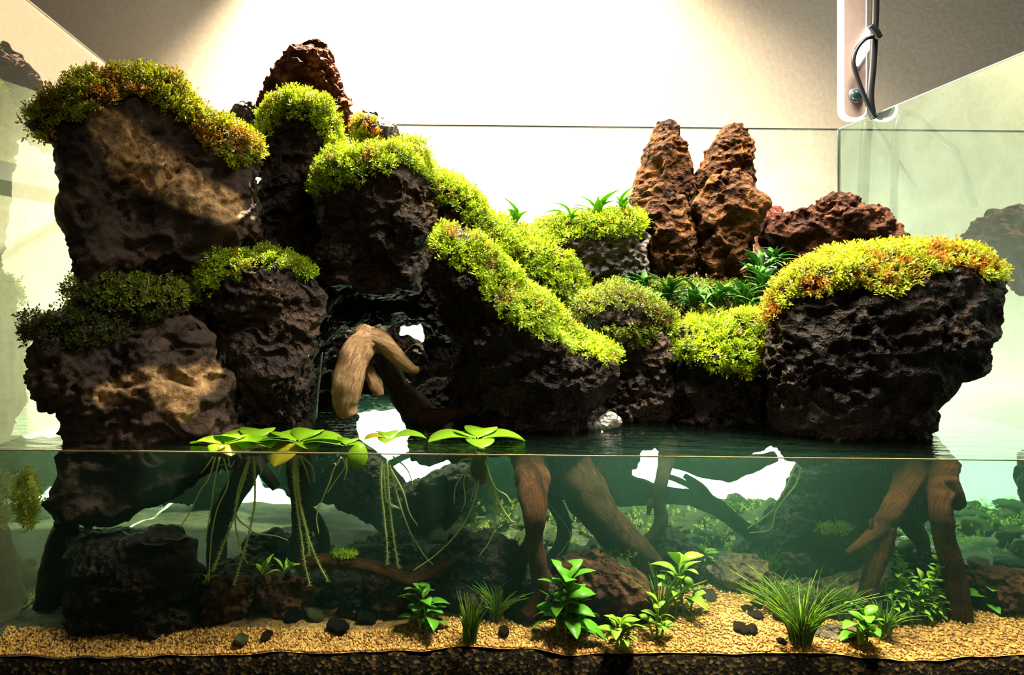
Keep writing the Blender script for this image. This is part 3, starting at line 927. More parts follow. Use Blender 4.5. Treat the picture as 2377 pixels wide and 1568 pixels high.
moss('centre_top', [[(745, 420, 36), (800, 385, 48), (870, 365, 38), (930, 350, 34), (980, 385, 26), (1000, 410, 18)]], 1.1, 0.0080, 'moss_bright', 6)
moss('grey_right', [[(825, 320, 30), (850, 310, 30), (860, 340, 30)]], 1.0, 0.0080, 'moss_gold', 7)
moss('ridge', [[(1035, 440, 34), (1080, 465, 30), (1105, 500, 20)], [(1115, 530, 26), (1180, 560, 38), (1250, 600, 42), (1310, 660, 42), (1345, 700, 36)]], 1.0, 0.0080, 'moss_bright', 8)
moss('slope', [[(1040, 570, 32), (1075, 605, 28)], [(1100, 590, 36), (1150, 650, 44), (1220, 715, 52), (1290, 755, 48), (1360, 800, 36), (1415, 835, 16)]], 1.1, 0.0078, 'moss_bright', 9)
moss('saddle', [[(1215, 570, 30), (1290, 540, 26), (1380, 530, 26), (1470, 525, 24)]], 1.1, 0.0085, 'moss_bright', 10)
moss('mid_block', [[(1335, 710, 32), (1420, 690, 32), (1500, 705, 30), (1545, 745, 24)], [(1420, 790, 30), (1500, 790, 24)]], 0.8, 0.0075, 'moss_olive', 11)
moss('ledge', [[(1580, 800, 44), (1680, 785, 62), (1775, 790, 50), (1700, 835, 46)]], 1.2, 0.0078, 'moss_bright', 12)
moss('right_big', [[(1795, 725, 28), (1830, 670, 40), (1920, 635, 48), (2030, 625, 56), (2120, 610, 46), (2220, 598, 26), (2300, 640, 22)], [(2060, 660, 36)]], 1.0, 0.0085, 'moss_gold', 13)
moss('fill_mid', [[(1450, 720, 60), (1650, 720, 60), (1780, 720, 60)]], 0.5, 0.0085, 'moss_olive', 14)

# ================================================================== ROCKS UNDER WATER
rock('u_round', [(150, 1250), (220, 1225), (330, 1218), (405, 1224), (442, 1255), (462, 1300), (468, 1340), (480, 1390), (475, 1450), (380, 1478), (280, 1478), (200, 1460), (160, 1380)], 0.655, 0.045, 'lava_black', 'round dark boulder under water below the left boulder', res=(150, 80), rough=0.7)
rock('u_row1', [(468, 1350), (520, 1335), (580, 1345), (592, 1400), (580, 1450), (500, 1460), (470, 1440)], 0.65, 0.03, 'lava_plum', 'dark red rough rock on the sand right of the round boulder', res=(110, 60))
rock('u_row2', [(590, 1350), (640, 1340), (700, 1345), (752, 1365), (750, 1420), (700, 1450), (620, 1452), (592, 1410)], 0.665, 0.03, 'lava_plum', 'dark rock holding the star-leaved plants', res=(110, 60))
rock('u_mid', [(838, 1355), (880, 1335), (960, 1345), (1003, 1375), (1003, 1410), (950, 1440), (870, 1438), (840, 1405)], 0.67, 0.03, 'lava_plum', 'dark red rock under the crooked branch', res=(110, 60))
rock('u_mid2', [(925, 1325), (945, 1302), (980, 1300), (1000, 1325), (980, 1350), (940, 1352)], 0.69, 0.015, 'lava_rust', 'small orange-brown stone behind the crooked branch', res=(70, 40))
rock('u_centre', [(1295, 1320), (1340, 1290), (1400, 1290), (1460, 1313), (1510, 1345), (1522, 1395), (1490, 1440), (1420, 1452), (1340, 1440), (1300, 1390)], 0.655, 0.038, 'lava_plum', 'dark red porous rock in the centre foreground under water', res=(140, 70))
rock('u_ra', [(1788, 1303), (1810, 1273), (1850, 1262), (1880, 1282), (1882, 1315), (1840, 1340), (1800, 1335)], 0.66, 0.018, 'stone_brown', 'mottled brown stone on the right-hand underwater pile', res=(80, 46))
rock('u_rb', [(1883, 1255), (1910, 1215), (1950, 1204), (1990, 1233), (2003, 1290), (1990, 1350), (1930, 1355), (1890, 1315)], 0.675, 0.03, 'lava_plum', 'dark red rock topping the right-hand underwater pile', res=(110, 60))
rock('u_rc', [(1868, 1335), (1890, 1310), (1920, 1310), (1943, 1333), (1935, 1360), (1890, 1366)], 0.635, 0.014, 'stone_brown', 'smooth tan stone in front of the right-hand pile', res=(80, 46))
rock('u_rd', [(1765, 1390), (1850, 1350), (1940, 1365), (2000, 1345), (2065, 1310), (2085, 1380), (2030, 1430), (1900, 1430), (1820, 1425)], 0.655, 0.028, 'stone_brown', 'low brown rock carrying the grass tufts', res=(110, 60))
rock('u_re', [(2225, 1375), (2250, 1325), (2300, 1312), (2390, 1320), (2420, 1400), (2380, 1430), (2240, 1425)], 0.615, 0.026, 'lava_plum', 'dark red rock at the lower right edge of the tank', res=(110, 60))
rock('u_front', [(1880, 1475), (1930, 1455), (2000, 1450), (2010, 1465), (1960, 1480), (1900, 1492)], 0.572, 0.010, 'stone_brown', 'flat brown shard lying on the sand at front right', res=(80, 40))
rock('u_leftpile', [(150, 1440), (190, 1400), (240, 1400), (280, 1440), (270, 1480), (180, 1485)], 0.62, 0.022, 'lava_black', 'dark stone at the bottom left behind the wooden leg', res=(80, 46))

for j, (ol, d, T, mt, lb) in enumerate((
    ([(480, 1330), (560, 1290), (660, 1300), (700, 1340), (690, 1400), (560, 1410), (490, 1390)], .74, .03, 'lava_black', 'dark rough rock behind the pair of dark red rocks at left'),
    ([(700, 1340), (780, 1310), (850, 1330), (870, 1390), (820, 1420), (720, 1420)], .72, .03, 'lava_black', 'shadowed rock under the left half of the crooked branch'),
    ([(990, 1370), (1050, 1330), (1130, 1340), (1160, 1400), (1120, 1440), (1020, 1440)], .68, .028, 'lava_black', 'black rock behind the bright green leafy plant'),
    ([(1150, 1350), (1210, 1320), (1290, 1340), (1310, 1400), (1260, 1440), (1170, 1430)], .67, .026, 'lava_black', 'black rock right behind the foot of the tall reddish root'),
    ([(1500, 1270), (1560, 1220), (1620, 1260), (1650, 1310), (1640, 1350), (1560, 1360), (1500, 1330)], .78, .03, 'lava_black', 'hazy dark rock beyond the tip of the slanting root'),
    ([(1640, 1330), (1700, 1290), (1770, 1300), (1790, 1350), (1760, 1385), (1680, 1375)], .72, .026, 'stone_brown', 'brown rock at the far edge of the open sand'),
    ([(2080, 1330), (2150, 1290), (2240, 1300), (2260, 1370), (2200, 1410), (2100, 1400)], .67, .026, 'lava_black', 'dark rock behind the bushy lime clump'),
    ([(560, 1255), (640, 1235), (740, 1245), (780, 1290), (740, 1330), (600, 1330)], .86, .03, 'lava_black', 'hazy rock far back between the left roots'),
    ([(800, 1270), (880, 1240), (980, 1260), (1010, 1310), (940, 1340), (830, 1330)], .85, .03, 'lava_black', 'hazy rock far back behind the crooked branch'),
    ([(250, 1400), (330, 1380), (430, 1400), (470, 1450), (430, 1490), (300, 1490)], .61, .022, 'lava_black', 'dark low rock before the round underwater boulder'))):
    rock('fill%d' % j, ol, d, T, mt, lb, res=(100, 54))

for j, (ol, lb) in enumerate((  # slabs added to block the white wall seen through the back glass
    ([(150, 1030), (330, 1020), (520, 1030), (560, 1090), (560, 1150), (480, 1190), (300, 1190), (160, 1180)], 'added dark slab blocking the white glow behind the left boulder'),
    ([(600, 1020), (780, 1020), (850, 1050), (840, 1110), (790, 1170), (700, 1180), (655, 1140), (620, 1130), (598, 1090)], 'added dark slab blocking the white glow behind the upright root'),
    ([(1030, 1030), (1200, 1020), (1320, 1030), (1400, 1060), (1380, 1170), (1200, 1180), (1080, 1170), (1040, 1110)], 'added dark slab blocking the white glow behind the tall reddish root'))):
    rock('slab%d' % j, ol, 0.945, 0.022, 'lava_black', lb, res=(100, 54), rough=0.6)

# ================================================================== DRIFTWOOD
def wood_root(name, paths, mat, label, d, sides=14, bumpy=0.16, ridges=0.20, cat='driftwood', mats=None):
    """first path is the stem, the others are side limbs (parts)"""
    C, R = px_path(paths[0], d, 10)
    org = C[-1].copy()
    o = link(name, None, None, label, cat)
    o.location = org
    for j, p in enumerate(paths):
        C, R = px_path(p, d, 10)
        link('stem' if j == 0 else 'limb', tube_mesh('stem', C - org[None], R, (mats[j] if mats else mat), sides, bumpy, j * 7 + len(label), ridges), o)
    return o


wood_root('driftwood_branch', [
    [(845, 772, 22, .665), (850, 790, 32, .65), (832, 815, 35, .635), (812, 860, 35, .625), (804, 905, 34, .62), (803, 940, 29, .62), (812, 966, 22, .62)],
    [(840, 795, 26, .645), (875, 790, 25, .645), (908, 815, 20, .645), (940, 845, 15, .645), (958, 857, 11, .645), (972, 860, 8, .645)],
    [(850, 850, 10, .65), (862, 875, 14, .645), (874, 900, 15, .64), (882, 920, 12, .638)],
    [(885, 815, 16, .66), (905, 865, 24, .68), (935, 920, 30, .69), (975, 965, 36, .69), (1010, 1000, 40, .68)],
    [(985, 975, 26, .68), (1040, 965, 16, .66), (1090, 955, 10, .65), (1135, 943, 6, .645)]],
    'wood_dry', 'pale bent driftwood branch arching over the water at the cave mouth', 0.64, 20, 0.12, 0.22,
    mats=['wood_dry', 'wood_dry', 'wood_dry', 'wood_dark', 'wood_brown'])
wood_root('driftwood_root', [[(175, 1190, 26), (145, 1240, 27), (128, 1300, 30), (118, 1380, 34), (102, 1450, 38), (95, 1500, 40)]], 'wood_dark', 'dark wooden leg standing on the sand at far left', 0.605)
wood_root('driftwood_root', [[(690, 985, 30, .72), (692, 1070, 28, .69), (695, 1120, 27), (702, 1200, 26), (702, 1290, 28), (725, 1370, 36)],
                             [(700, 1170, 14), (735, 1210, 16), (752, 1260, 14), (745, 1310, 12)]], 'wood_brown', 'upright root under the left floating plants', 0.685)
wood_root('driftwood_root', [[(600, 1020, 32), (578, 1080, 30), (552, 1130, 29), (522, 1190, 27), (505, 1250, 24), (500, 1350, 22)]], 'wood_dark', 'dark leaning root left of the upright root', 0.70)
wood_root('driftwood_stub', [[(585, 1045, 14), (605, 1085, 15), (625, 1110, 14), (642, 1133, 11)]], 'wood_dark', 'short cut twig hanging between the two left roots', 0.66)
wood_root('driftwood_branch', [[(700, 1310, 14), (750, 1303, 14), (800, 1308, 14), (855, 1316, 15), (905, 1330, 16), (948, 1348, 16), (985, 1338, 14), (1025, 1314, 12), (1052, 1298, 10)]], 'wood_red', 'crooked branch lying low above the rocks, left of centre', 0.585)
wood_root('driftwood_root', [[(1240, 985, 40, .73), (1232, 1062, 40, .66), (1236, 1120, 36, .615), (1240, 1190, 28), (1240, 1250, 20), (1250, 1310, 20), (1255, 1360, 18), (1242, 1400, 18), (1222, 1428, 20)],
                             [(1238, 1240, 14, .59), (1218, 1285, 18, .605), (1185, 1320, 17, .61), (1150, 1332, 14, .61)]], 'wood_red', 'tall reddish root standing in the centre of the water', 0.585)
wood_root('driftwood_root', [[(1295, 985, 60, .70), (1318, 1060, 54, .67), (1350, 1130, 50, .65), (1395, 1200, 44), (1445, 1250, 36), (1490, 1282, 28), (1520, 1308, 20)],
                             [(1470, 1260, 22, .64), (1495, 1310, 24, .65), (1505, 1370, 20, .65), (1510, 1400, 16, .65)]], 'wood_brown', 'thick slanting root right of the tall reddish root', 0.64, 18)
wood_root('driftwood_root', [[(1250, 1110, 18), (1285, 1165, 18), (1308, 1215, 18), (1305, 1260, 17), (1280, 1300, 15), (1255, 1330, 12)]], 'wood_dark', 'dark curved root behind the tall reddish root', 0.68)
wood_root('driftwood_stub', [[(1280, 1330, 9), (1305, 1318, 12), (1325, 1325, 14), (1334, 1350, 14), (1334, 1374, 12)]], 'wood_red', 'short orange hooked stub above the broad-leaved plant', 0.572)
wood_root('driftwood_root', [[(1560, 1000, 18, .72), (1547, 1070, 17, .68), (1535, 1115, 15), (1527, 1160, 15), (1535, 1205, 16), (1520, 1238, 12), (1488, 1256, 7)],
                             [(1525, 1155, 9), (1510, 1172, 8), (1503, 1196, 2)]], 'wood_brown', 'thin forked root in front of the bright patches', 0.66)
wood_root('driftwood_root', [[(1370, 1080, 48), (1430, 1128, 40), (1490, 1145, 28), (1550, 1150, 21), (1605, 1158, 20), (1655, 1175, 22), (1700, 1207, 18), (1745, 1240, 18), (1785, 1255, 16)],
                             [(1590, 1105, 7), (1625, 1130, 9), (1655, 1168, 10)], [(1655, 1172, 12), (1620, 1140, 9), (1575, 1115, 7), (1540, 1105, 6)]], 'wood_dark', 'dark crossing branch between centre and right roots', 0.74)
wood_root('driftwood_branch', [[(1560, 1072, 14), (1620, 1083, 24), (1690, 1086, 28), (1750, 1075, 20), (1800, 1060, 12)]], 'wood_dark', 'dark floating branch just under the surface behind the forked root', 0.80)
wood_root('driftwood_branch', [[(800, 1010, 12), (850, 1050, 16), (890, 1085, 18), (930, 1130, 16), (960, 1180, 14)], [(890, 1085, 9), (930, 1065, 8), (985, 1040, 6)]], 'wood_dark', 'dark limb crossing the bright patch under the cave', 0.88)  # limb added to break up the flat white behind the water
rock('u_wood_r', [(1715, 1330), (1745, 1250), (1790, 1190), (1840, 1120), (1868, 1040), (1950, 1020), (2100, 1020), (2180, 1050), (2188, 1120), (2160, 1175), (2100, 1205), (2000, 1235), (1900, 1245), (1825, 1300), (1770, 1350), (1720, 1370)], 0.735, 0.05, 'lava_black', 'big dark driftwood stump under the mossy boulder', centre=(1950, 1140), rough=0.6, name='driftwood_stump', cat='driftwood', res=(180, 90))
rock('u_wood_m', [(742, 1100), (800, 1060), (870, 1060), (930, 1130), (1000, 1105), (1060, 1072), (1115, 1080), (1105, 1160), (1045, 1230), (1005, 1295), (965, 1315), (900, 1250), (830, 1198), (785, 1168)], 0.84, 0.03, 'lava_black', 'dark mossy driftwood block behind the floating plant roots', rough=0.6, centre=(930, 1180), name='driftwood_block', cat='driftwood', res=(150, 70))
rock('u_wood_c', [(1190, 1010), (1420, 1010), (1480, 1050), (1445, 1130), (1395, 1165), (1340, 1150), (1260, 1160), (1200, 1130)], 0.76, 0.04, 'lava_black', 'dark driftwood knot above the centre roots', rough=0.6, name='driftwood_knot', cat='driftwood', res=(120, 60))
rock('u_dark_c', [(1000, 1290), (1060, 1240), (1130, 1230), (1200, 1260), (1250, 1300), (1260, 1400), (1150, 1420), (1040, 1400), (990, 1350)], 0.74, 0.03, 'lava_black', 'black rock in the shade left of the tall reddish root', rough=0.8, res=(120, 60))
wood_root('driftwood_root', [[(2085, 985, 40, .70), (2112, 1075, 36, .635), (2092, 1145, 25, .605), (2070, 1190, 24), (2052, 1225, 22), (2015, 1252, 14), (1985, 1272, 10), (1966, 1284, 5)],
                             [(2058, 1220, 22), (2045, 1275, 21), (2028, 1325, 20), (2016, 1370, 20), (2000, 1420, 18)],
                             [(2030, 1240, 8), (2022, 1218, 5), (2025, 1205, 3)]], 'wood_red', 'reddish forked root reaching left at lower right', 0.595)
wood_root('driftwood_root', [[(2080, 985, 40, .71), (2175, 1072, 36, .635), (2188, 1125, 28, .60), (2186, 1180, 24), (2190, 1240, 23), (2205, 1300, 23), (2220, 1360, 23), (2230, 1450, 24)],
                             [(2208, 1110, 14), (2222, 1165, 16), (2222, 1185, 6)],
                             [(2220, 1345, 12), (2240, 1345, 12), (2252, 1346, 8)]], 'wood_red', 'straight orange-brown root, rightmost', 0.588)
wood_root('driftwood_root', [[(2070, 1170, 22), (2110, 1215, 20), (2140, 1260, 17), (2142, 1295, 11), (2128, 1318, 4)]], 'wood_dark', 'dark curled root between the two reddish right roots', 0.70)

# ================================================================== STONES AT THE BACK OF THE BED
def pebble_mesh(seed, mat, name='pebble'):
    rs = np.random.RandomState(seed)
    nu, nv = 18, 10
    th = np.linspace(0, 2 * PI, nu, endpoint=False)
    ph = np.linspace(0, PI, nv + 1)[1:-1]
    V = np.stack([np.outer(np.sin(ph), np.cos(th)), np.outer(np.sin(ph), np.sin(th)), np.outer(np.cos(ph), np.ones(nu))], -1).reshape(-1, 3)
    V = np.vstack([V, [0, 0, 1], [0, 0, -1]])
    V *= (1 + 0.35 * noise3(V * 1.1 + seed * 3.3) + 0.15 * noise3(V * 2.6 + seed))[:, None]
    V *= np.array([1.15, 0.9, 0.75])
    n = nu * (nv - 1)
    idx = np.arange(n).reshape(nv - 1, nu)
    q = np.stack([idx[:-1], idx[1:], np.roll(idx, -1, 1)[1:], np.roll(idx, -1, 1)[:-1]], -1).reshape(-1, 4)
    f = [tuple(map(int, a)) for a in q] + [(int(idx[0][k]), int(idx[0][(k + 1) % nu]), n) for k in range(nu)] + [(int(idx[-1][(k + 1) % nu]), int(idx[-1][k]), n + 1) for k in range(nu)]
    return mesh_from(name, V, f, mat)


PEB = {m: [pebble_mesh(s * 5 + i, m) for s in range(4)] for i, m in enumerate(('stone_algae', 'stone_brown', 'lava_plum', 'lava_black'))}


def put_pebble(mat, x, y, r, rs, label, group, zlift=0.4):
    z = float(sand_h(np.array([x]), np.array([y]))[0])
    o = link('pebble', PEB[mat][rs.randint(4)], None, label, 'pebble', group)
    o.location = (x, y, z + r * zlift)
    o.rotation_euler = (rs.uniform(-0.4, 0.4), rs.uniform(-0.4, 0.4), rs.rand() * 6.28)
    o.scale = (r, r * rs.uniform(0.8, 1.1), r * rs.uniform(0.8, 1.1))


rs = np.random.RandomState(21)
for j in range(250):
    x = rs.uniform(0.03, 0.585)
    y = 0.435 - 0.27 * rs.rand() ** 1.5
    if x < 0.12 and y < 0.25:
        continue
    put_pebble('stone_algae', x, y, rs.uniform(0.008, 0.015), rs, 'algae-covered pebble in the bank at the back right of the bed', 'algae-covered pebbles at the back right', rs.uniform(0.2, 0.8))
for j in range(26):
    x = rs.uniform(-0.315, -0.215)
    y = rs.uniform(0.10, 0.17)
    put_pebble('stone_algae', x, y, rs.uniform(0.005, 0.011), rs, 'yellow-crusted pebble in the heap behind the left wooden leg', 'yellow-crusted pebbles at the left', rs.uniform(0.3, 1.6))
for (px, py, r, mt, lb) in ((785, 1455, 22, 'lava_black', 'round black pebble alone on the sand, left of centre'),
                            (683, 1430, 28, 'lava_black', 'flattish dark pebble at the edge of the left rocks'),
                            (848, 1435, 20, 'lava_black', 'dark pebble beside the crooked branch rock'),
                            (1170, 1465, 16, 'lava_plum', 'small dark red pebble left of the tall reddish root foot'),
                            (1720, 1460, 18, 'lava_plum', 'dark pebble on the sand at front right, left one of a pair'),
                            (1745, 1462, 14, 'lava_plum', 'dark pebble on the sand at front right, right one of a pair'),
                            (1755, 1430, 16, 'lava_plum', 'dark pebble behind the front right pair'),
                            (1735, 1415, 14, 'lava_plum', 'brown pebble farthest back on the open sand at right'),
                            (1815, 1435, 18, 'lava_plum', 'dark pebble left of the large grass tuft'),
                            (1815, 1490, 9, 'lava_black', 'tiny black pebble in front of the large grass tuft'),
                            (1645, 1385, 20, 'stone_brown', 'brown stone beside the tall stem plant on the sand'),
                            (2075, 1440, 12, 'lava_plum', 'tiny dark pebble near the lower right plant')):
    p = on_plane(px, py, ZS + 0.004)
    o = link('pebble', PEB[mt][int(px) % 4], None, lb, 'pebble')
    o.location = p
    s = r * (p[1] - CAM[1]) / F_PX
    o.scale = (s, s, s)
    o.rotation_euler = (0.3, 0.2, px)
rs = np.random.RandomState(3)
for (px, py) in ((1790, 1375), (1830, 1390), (1760, 1395), (1870, 1395), (1910, 1405), (1850, 1365), (1950, 1395), (2070, 1400), (2110, 1395), (2160, 1390), (2185, 1400), (2270, 1290), (2130, 1370), (2050, 1380)):
    p = on_plane(px, py + 10, ZS + 0.006)
    put_pebble('stone_brown' if rs.rand() < 0.6 else 'lava_plum', p[0], p[1], rs.uniform(0.005, 0.010), rs, 'brown pebble among the grass tufts at the right', 'brown pebbles among the right grass', 0.7)
for (px, py) in ((660, 1400), (690, 1405), (730, 1425), (800, 1410), (770, 1390), (820, 1415), (560, 1460), (620, 1455)):
    p = on_plane(px, py + 10, ZS + 0.004)
    put_pebble('stone_algae' if rs.rand() < 0.5 else 'lava_plum', p[0], p[1], rs.uniform(0.004, 0.008), rs, 'small pebble on the sand before the left rocks', 'small pebbles before the left rocks', 0.6)

# ================================================================== PLANTS
def leaf_mesh(name, mat, shape='oval', curl=0.25, n=7, width=0.42, stalk=0.12):
    """a leaf of length 1 along +x, upper side +z, with a folded midrib"""
    t = np.linspace(0, 1, n)
    if shape == 'oval':
        w = width * np.sin(PI * np.clip((t - stalk) / (1 - stalk), 0, 1)) ** 0.7
    elif shape == 'lance':
        w = width * np.sin(PI * np.clip((t - stalk) / (1 - stalk), 0, 1) ** 0.8) ** 1.1
    else:
        u_ = np.clip((t - 0.12) / 0.88, 0, 1)
        w = width * (1 - (2 * u_ - 1) ** 2) ** 0.5
    w = np.maximum(w, 0.025)
    z = curl * (np.sin(t * PI * 0.9) * 0.5) - curl * 0.5 * t ** 2
    V = []
    for k in range(n):
        V += [(t[k], -w[k] * 0.5, z[k] + 0.10 * w[k]), (t[k], 0, z[k]), (t[k], w[k] * 0.5, z[k] + 0.10 * w[k])]
    V = np.array(V)
    top = V.copy()
    bot = V - np.array([0, 0, 0.012])
    VV = np.vstack([top, bot])
    m = 3 * n
    Fc = []
    for k in range(n - 1):
        for c in (0, 1):
            a = 3 * k + c
            Fc.append((a, a + 3, a + 4, a + 1))
            Fc.append((a + m, a + 1 + m, a + 4 + m, a + 3 + m))
    for k in range(n - 1):
        Fc.append((3 * k, 3 * k + m, 3 * k + 3 + m, 3 * k + 3))
        Fc.append((3 * k + 2, 3 * k + 5, 3 * k + 5 + m, 3 * k + 2 + m))
    return mesh_from(name, VV, Fc, mat)


LEAF = {
    'green': leaf_mesh('leaf', 'leaf_green', 'oval', 0.35, 8, 0.50),
    'lime': leaf_mesh('leaf', 'leaf_lime', 'oval', 0.35, 8, 0.42),
    'fern': leaf_mesh('leaf', 'leaf_deep', 'lance', 0.45, 8, 0.24),
    'fernlight': leaf_mesh('leaf', 'leaf_green', 'lance', 0.5, 8, 0.18),
    'star': leaf_mesh('leaf', 'leaf_lime', 'lance', 0.3, 7, 0.20),
    'float': leaf_mesh('leaf', 'leaf_float', 'round', 0.14, 14, 0.92),
    'floatyellow': leaf_mesh('leaf', 'leaf_yellow', 'round', 0.14, 14, 0.92),
}


def place_leaf(kind, parent, base, az, el, length, roll=0.0):
    o = link('leaf', LEAF[kind], parent)
    R_ = Matrix.Rotation(az, 4, 'Z') @ Matrix.Rotation(-el, 4, 'Y') @ Matrix.Rotation(roll, 4, 'X')
    o.matrix_local = Matrix.Translation(Vector(base)) @ R_ @ Matrix.Diagonal((length, length, length, 1))
    return o


def stem_plant(px, py, hpx, kind, label, nleaf, leafpx, seed, spread=0.18, cat='plant', z=None, dist=None, group=None):
    """upright plant: bent stem, leaves in alternating whorls"""
    rs = random.Random(seed)
    base = at(px, py, dist) if dist else on_plane(px, py, ZS + 0.002)
    dd = base[1] - CAM[1]
    h = hpx * dd / F_PX
    L = leafpx * dd / F_PX
    o = link('stem_plant', None, None, label, cat, group)
    o.location = base
    H = h
    for sidx, (ox, oy, hf) in enumerate(((0, 0, 1.0), (-0.16, -0.05, 0.62), (0.17, 0.04, 0.52))):
        h = H * hf
        ox, oy = ox * H, oy * H
        lean = (rs.uniform(-spread, spread) * h + ox * 0.8, rs.uniform(-0.1, 0.1) * h)
        t = np.linspace(0, 1, 7)
        C = np.stack([ox + lean[0] * t ** 1.5, oy + lean[1] * t, h * t - 0.002], 1)
        link('stem', tube_mesh('stem', C, np.linspace(0.0011, 0.0007, 7), 'leaf_lime', 6), o)
        nl = nleaf if sidx == 0 else max(4, nleaf // 2)
        for k in range(nl):
            tt = 0.12 + 0.88 * (k + 0.5) / nl
            b = (ox + lean[0] * tt ** 1.5, oy + lean[1] * tt, h * tt)
            az = k * 2.40 + rs.uniform(-0.3, 0.3) + sidx
            el = 0.05 + 0.75 * tt + rs.uniform(-0.35, 0.25)
            place_leaf(kind, o, b, az, el, L * rs.uniform(0.55, 1.05) * (1.1 - 0.25 * tt) * (1.0 if sidx == 0 else 0.8), rs.uniform(-0.4, 0.4))
    return o


stem_plant(990, 1462, 85, 'green', 'bright green leafy plant left of the tall reddish root', 16, 66, 1)
stem_plant(1312, 1470, 115, 'green', 'large broad-leaved green plant right of the tall reddish root foot', 17, 92, 2, 0.1)
stem_plant(1585, 1425, 115, 'lime', 'tall yellow-green stem plant on the sand right of centre', 14, 74, 3)
stem_plant(1442, 1496, 52, 'lime', 'low yellow-green plant at the front glass right of centre', 14, 62, 4)
stem_plant(1525, 1478, 70, 'lime', 'small yellow-green plant between the low and the tall one', 10, 48, 5)
stem_plant(2003, 1490, 58, 'green', 'small bright green plant at the front lower right', 10, 72, 6)
stem_plant(2290, 1420, 50, 'green', 'green plant before the rock at the lower right edge', 9, 60, 7)
for j, (px, py, h) in enumerate(((2075, 1425, 115), (2110, 1432, 135), (2145, 1430, 125), (2090, 1440, 85), (2130, 1445, 95), (2170, 1440, 85))):
    stem_plant(px, py, h, 'lime', 'lime stem in the bushy clump between the two reddish right roots', 20, 40, 20 + j, 0.3, group='lime stems of the bushy right clump')
stem_plant(1638, 1335, 50, 'lime', 'small glowing lime plant far back right of the slanting root', 14, 45, 31)


def rosette(px, py, d, n, leafpx, kind, label, seed, elev=(0.3, 1.1), cat='plant', name='fern', az0=None, arc=6.28, group=None):
    rs = random.Random(seed)
    base = at(px, py, d)
    o = link(name, None, None, label, cat, group)
    o.location = base
    link('crown', PEB['stone_algae'][0], o).scale = (0.003, 0.003, 0.003)
    for k in range(n):
        az = (az0 if az0 is not None else 0) + arc * (k + rs.uniform(0, 0.8)) / n
        place_leaf(kind, o, (rs.uniform(-0.004, 0.004), rs.uniform(-0.004, 0.004), 0.001), az, rs.uniform(*elev), leafpx * d / F_PX * rs.uniform(0.65, 1.2), rs.uniform(-0.5, 0.5))
    return o


rosette(612, 1335, 0.60, 8, 48, 'star', 'pale star-shaped plant on the dark underwater rock, left one', 41, (0.1, 1.2), name='rosette_plant')
rosette(668, 1330, 0.60, 8, 46, 'star', 'pale star-shaped plant on the dark underwater rock, right one', 42, (0.1, 1.2), name='rosette_plant')
rosette(478, 1352, 0.575, 6, 30, 'star', 'tiny pale plant at the shoulder of the round underwater boulder', 43, (0.2, 1.2), name='rosette_plant')
# ferns above water
rosette(1192, 532, 0.80, 10, 62, 'fernlight', 'small green fern in the notch of the ridge against the glow', 51, (0.5, 1.4))
rosette(1320, 520, 0.80, 9, 62, 'fernlight', 'small fern on the saddle moss, leftmost of three', 52, (0.2, 1.2))
rosette(1385, 512, 0.80, 11, 72, 'fernlight', 'fern with upright fronds on the saddle moss, middle of three', 53, (0.5, 1.4))
rosette(1445, 506, 0.80, 11, 66, 'fernlight', 'fern on the saddle moss beside the pinnacle, rightmost of three', 54, (0.4, 1.3))
for j, (px, py, d, n, L, lb) in enumerate(((1490, 690, .775, 11, 70, 'dark glossy fern at the left foot of the pinnacles'), (1550, 705, .765, 12, 75, 'dark glossy fern in front of the left pinnacle base'),
                                           (1610, 722, .755, 12, 75, 'dark glossy fern at the middle of the fern row'), (1665, 715, .755, 12, 80, 'pale-tipped fern in front of the right pinnacle base'),
                                           (1730, 722, .755, 12, 80, 'fern at the corner between ledge and mossy boulder'), (1770, 690, .765, 13, 85, 'tall fern climbing beside the mossy boulder'),
                                           (1765, 640, .79, 12, 70, 'fern under the gap beside the right pinnacle base'), (1800, 620, .785, 12, 60, 'small fern against the foot of the reddish brown boulder'))):
    rosette(px, py - 6, d - 0.012, n + 12, L * 0.85, 'fern', lb, 60 + j, (0.1, 1.3))


def grass(px, py, hpx, n, label, seed, spread=0.5, mat='grass_green'):
    rs = np.random.RandomState(seed)
    base = on_plane(px, py, ZS + 0.001)
    dd = base[1] - CAM[1]
    h = hpx * dd / F_PX
    Vs, Fs, off = [], [], 0
    for k in range(int(n * 1.5)):
        az = rs.rand() * 6.28
        L = h * rs.uniform(0.5, 1.15)
        out = rs.uniform(0.1, 1.6) * spread * L
        t = np.linspace(0, 1, 7)
        b0 = np.array([math.cos(az), math.sin(az), 0]) * rs.uniform(0, 0.16) * h
        C = b0[None] + np.stack([math.cos(az) * out * t ** 1.8, math.sin(az) * out * t ** 1.8, L * (t - 0.25 * spread * t ** 3)], 1)
        V, q, cap, uv = tube_arrays(C, np.linspace(0.0009, 0.00025, 7), 3)
        Vs.append(V)
        Fs += [tuple(int(i) + off for i in f) for f in q]
        off += len(V)
    o = link('grass_tuft', None, None, label, 'grass')
    o.location = base
    link('blades', mesh_from('blades', np.vstack(Vs), Fs, mat), o, kind='stuff')
    return o


